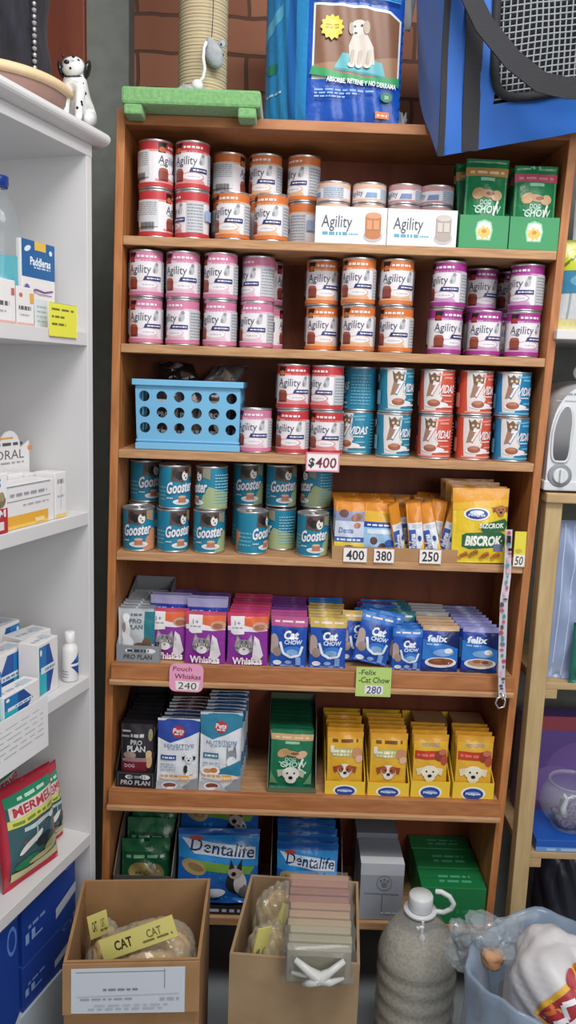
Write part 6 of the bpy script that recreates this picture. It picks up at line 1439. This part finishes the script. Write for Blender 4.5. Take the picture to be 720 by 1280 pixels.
# jug
def jug():
    p = at(521, 1200, -.13); zc = at(523, 1117, -.13).z; R = pw(99, -.13, 1250)/2
    root = empty('water_jug', (p.x, -.13, 0), 0, 'large ribbed clear plastic jug with a white cap and handle', 'jug')
    body = [(R*.90, .0), (R*.97, .006)]; zs_ = zc-.045; top = zs_-.10; k = 0; nring = 7
    for i in range(nring*6+1):
        z = .010+(top-.010)*i/(nring*6); body.append((R*(1-.035*(.5-.5*math.cos(2*PI*i/6))), z))
    for i in range(1, 11):
        a = i/10; body.append((R+(.026-R)*(a**1.25)*1.0, top+(zs_-top)*(1-(1-a)**1.5)*1.0))
    body += [(.0235, zs_+.004), (.0235, zs_+.022)]
    JUG = mat('jug_plastic', 'c9ccc8', .12, alpha=.34, spec=.8)
    g = MB(); g.lathe(body, JUG, 48, cap0=True); g.build('bottle_body', root)
    FILL = mat('grey_litter', '968c7a', .9, kind='voronoi', col2='aea594', scale=120, bump=.4)
    g = MB(); g.lathe([(r*.975, max(.002, z)) for r, z in body[:-8]]+[(.001, body[-9][1]+.004)], FILL, 40, cap0=True); tag(g.build('litter', root), kind='stuff')
    WCAP = mat('white_cap', 'd6d9dc', .4)
    g = MB(); g.lathe([(.026, zs_+.010), (.027, zs_+.012), (.027, zs_+.040), (.025, zs_+.044), (.0005, zs_+.045)], WCAP, 36); cp_ = g.build('cap', root)
    g = MB(); g.lathe([(.026, zs_+.003), (.036, zs_+.002), (.037, zs_+.006), (.036, zs_+.009), (.026, zs_+.009)], WCAP, 36)
    pts = [(.030, -.004, zs_+.006), (.050, -.010, zs_+.008), (.066, -.014, zs_+.020), (.070, -.016, zs_+.034), (.060, -.014, zs_+.050), (.042, -.010, zs_+.058), (.030, -.006, zs_+.056)]
    sm = []
    for i in range(len(pts)-1):
        for s_ in range(4): sm.append(Vector(pts[i]).lerp(Vector(pts[i+1]), s_/4))
    sm.append(Vector(pts[-1]))
    g.tube(sm, .0055, WCAP, 8); g.build('handle', cp_)
    g = MB(); g.box(-.003, .003, -.0385, -.034, zs_-.032, zs_+.004, WCAP, .001); g.ball((0, -.040, zs_-.036), .007, WCAP, (1, .4, 1.3), 2); g.build('seal_tab', root)
jug()
# open bin bag with rubbish
BINB = mat('bluish_bag_film', '9fb4cc', .25, alpha=.52, spec=.7, kind='noise', bump=.25, scale=14)
def binbag():
    pc = atz(694, 1212, .46); R = .172
    root = empty('bin_bag', (pc.x, pc.y, 0), 0, 'open translucent bluish rubbish bag at the bottom right', 'bag')
    g = MB(); n = 72
    def rad(a, h): return R*(1+.05*math.sin(3*a+1+2*h)+.03*math.sin(7*a+4*h)+.015*math.sin(17*a+9*h))
    def outer(i, j):
        a = 2*PI*i; h = j; z = .46*h+.02*math.sin(2*a+.6)*h+.01*math.sin(5*a)*h; r = rad(a, h)*(.72+.28*min(1, h*2.2)**.6)
        return (r*math.cos(a), r*math.sin(a), max(.001, z))
    g.grid(outer, n, 24, BINB)
    def inner(i, j):
        a = 2*PI*i; e = Vector(outer(i, 1)); r = math.hypot(e.x, e.y); t = j*PI*.95; rr = r+.014*math.cos(t)-.014-.012*j; return ((rr)*math.cos(a), (rr)*math.sin(a), e.z+.014*math.sin(t)-.10*j*j)
    g.grid(inner, n, 8, BINB); g.add([outer(i/n, 0) for i in range(n)], [tuple(range(n))[::-1]], BINB)
    g.build('film', root)
    return pc, R
pc, RBN = binbag()
WBAG = mat('white_bag_film', 'c9c7ca', .45, kind='noise', bump=.2, scale=10, col2='d3d1d4')
def white_bag():
    p = atz(695, 1215, .47); root = empty('white_carrier_bag', (p.x+.012, p.y-.01, .440), 0, 'crumpled white shopping bag with red and yellow print in rubbish bag', 'bag')
    sc = (.100, .095, .095); r = random.Random(8); a = [r.uniform(0, 6) for _ in range(6)]
    def fn(u, v, l):
        th = u; ph = v; x, y, z = math.cos(ph)*math.sin(th), -math.cos(ph)*math.cos(th), math.sin(ph)
        n = 1+.10*math.sin(3*x+a[0]+2*z)+.07*math.sin(5*y+a[1]+4*x)+.05*abs(math.sin(7*x+5*z+a[2]))+.045*abs(math.sin(9*z-6*y+a[3]))
        return ((x*sc[0])*n+x*l, (y*sc[1])*n+y*l, z*sc[2]*n+z*l)
    g = MB(); g.grid(lambda i, j: fn(2*PI*i-PI, PI*(j-.5), 0), 64, 32, WBAG)
    d = Deco(g, fn, su=2*PI/64, sv=PI/32, lift=.0006, base=.0012)
    SH = lambda q: [(a_-.55, b_+.16) for a_, b_ in q]
    RD, YL, OR = ink('a8303a'), ink('d9a83a'), ink('c9682e')
    d.poly(SH([(-.30, -.10), (-.15, .20), (.05, .42), (.25, .62), (.42, .95), (.62, .95), (.55, .60), (.75, .40), (.6, .1), (.3, -.15), (.0, -.25)]), YL); d.poly(SH([(-.22, -.12), (-.08, .14), (.12, .36), (.32, .55), (.50, .75), (.52, .50), (.66, .34), (.52, .1), (.26, -.10), (.0, -.2)]), RD)
    d.stroke(SH([(-.1, 0), (.1, .16), (.0, .22)]), .07, OR); d.stroke(SH([(.1, -.05), (.3, .1), (.2, .3), (.4, .4)]), .08, WHITE); d.stroke(SH([(.3, -.02), (.5, .22), (.42, .34)]), .07, WHITE); d.ell(-.23, .86, .10, .14, RD); d.ell(.0, 1.04, .1, .1, OR)
    d.ell(.35, .75, .12, .16, ink('1f4f8c'))
    g.build('film', root, normals=False)
white_bag()
CRK = mat('crinkled_clear_film', 'c3ced6', .06, alpha=.30, spec=1.)
def crinkle(name, c, sc, seed):
    r = random.Random(seed); g = MB(); bm = bmesh.new(); bmesh.ops.create_icosphere(bm, subdivisions=4, radius=1)
    a = [r.uniform(0, 6) for _ in range(6)]
    for v in bm.verts:
        x, y, z = v.co; n = 1+.16*math.sin(3*x+a[0]+4*z)+.14*math.sin(5*y+a[1]-3*x)+.10*math.sin(7*z+a[2]+5*y)+r.uniform(-.075, .075)
        v.co = Vector((x*n*sc[0], y*n*sc[1], z*n*sc[2]))
    g.bm(bm, CRK, False); bm.free(); o = g.build(name); o.location = c; return o
p = atz(618, 1172, .47); o = crinkle('clear_wrapper', (p.x+.004, p.y, .462), (.058, .045, .050), 51); tag(o, 'crinkled clear plastic wrapper at the left of rubbish bag', 'wrapper')
p = atz(575, 1180, .45); o = crinkle('clear_wrapper', (p.x+.016, p.y+.01, .436), (.040, .035, .045), 57); tag(o, 'crinkled clear plastic spilling over the rubbish bag rim beside jug', 'wrapper')
p = atz(612, 1188, .46); o = lump('orange_peel', (p.x+.004, p.y-.012, .452), (.022, .018, .020), mat('orange_scrap', 'b98a62', .6, kind='noise', bump=.2), 61, .15, -1, 4); tag(o, 'small tan scrap lying among the clear wrappers in rubbish bag', 'scrap')
# ------------------------------------------------------------------ light
def area(name, loc, target, size, power, col=(1, 1, 1), sy=None):
    l = bpy.data.lights.new(name, 'AREA'); l.energy = power; l.color = col; l.size = size
    if sy: l.shape = 'RECTANGLE'; l.size_y = sy
    o = bpy.data.objects.new(name, l); COL.objects.link(o); o.location = loc
    o.rotation_euler = (Vector(target)-Vector(loc)).to_track_quat('-Z', 'Y').to_euler()
    return o
area('shop_ceiling_lamp', (.7, -1.3, 2.95), (.5, -.7, 0), 1.4, 40, (1, .98, .95), .5)
area('shop_window_daylight', (1.9, -2.7, 2.1), (.3, 0, 1.2), 1.8, 46, (1, .985, .99), 1.8)
wd = bpy.data.worlds.new('world'); SC.world = wd; wd.use_nodes = True
bg = wd.node_tree.nodes['Background']; bg.inputs['Color'].default_value = (.96, .97, 1, 1); bg.inputs['Strength'].default_value = .36
vs = SC.view_settings; vs.view_transform = 'Standard'; vs.look = 'None'; vs.gamma = 1; vs.use_curve_mapping = False; vs.exposure = 0
SC.display_settings.display_device = 'sRGB'
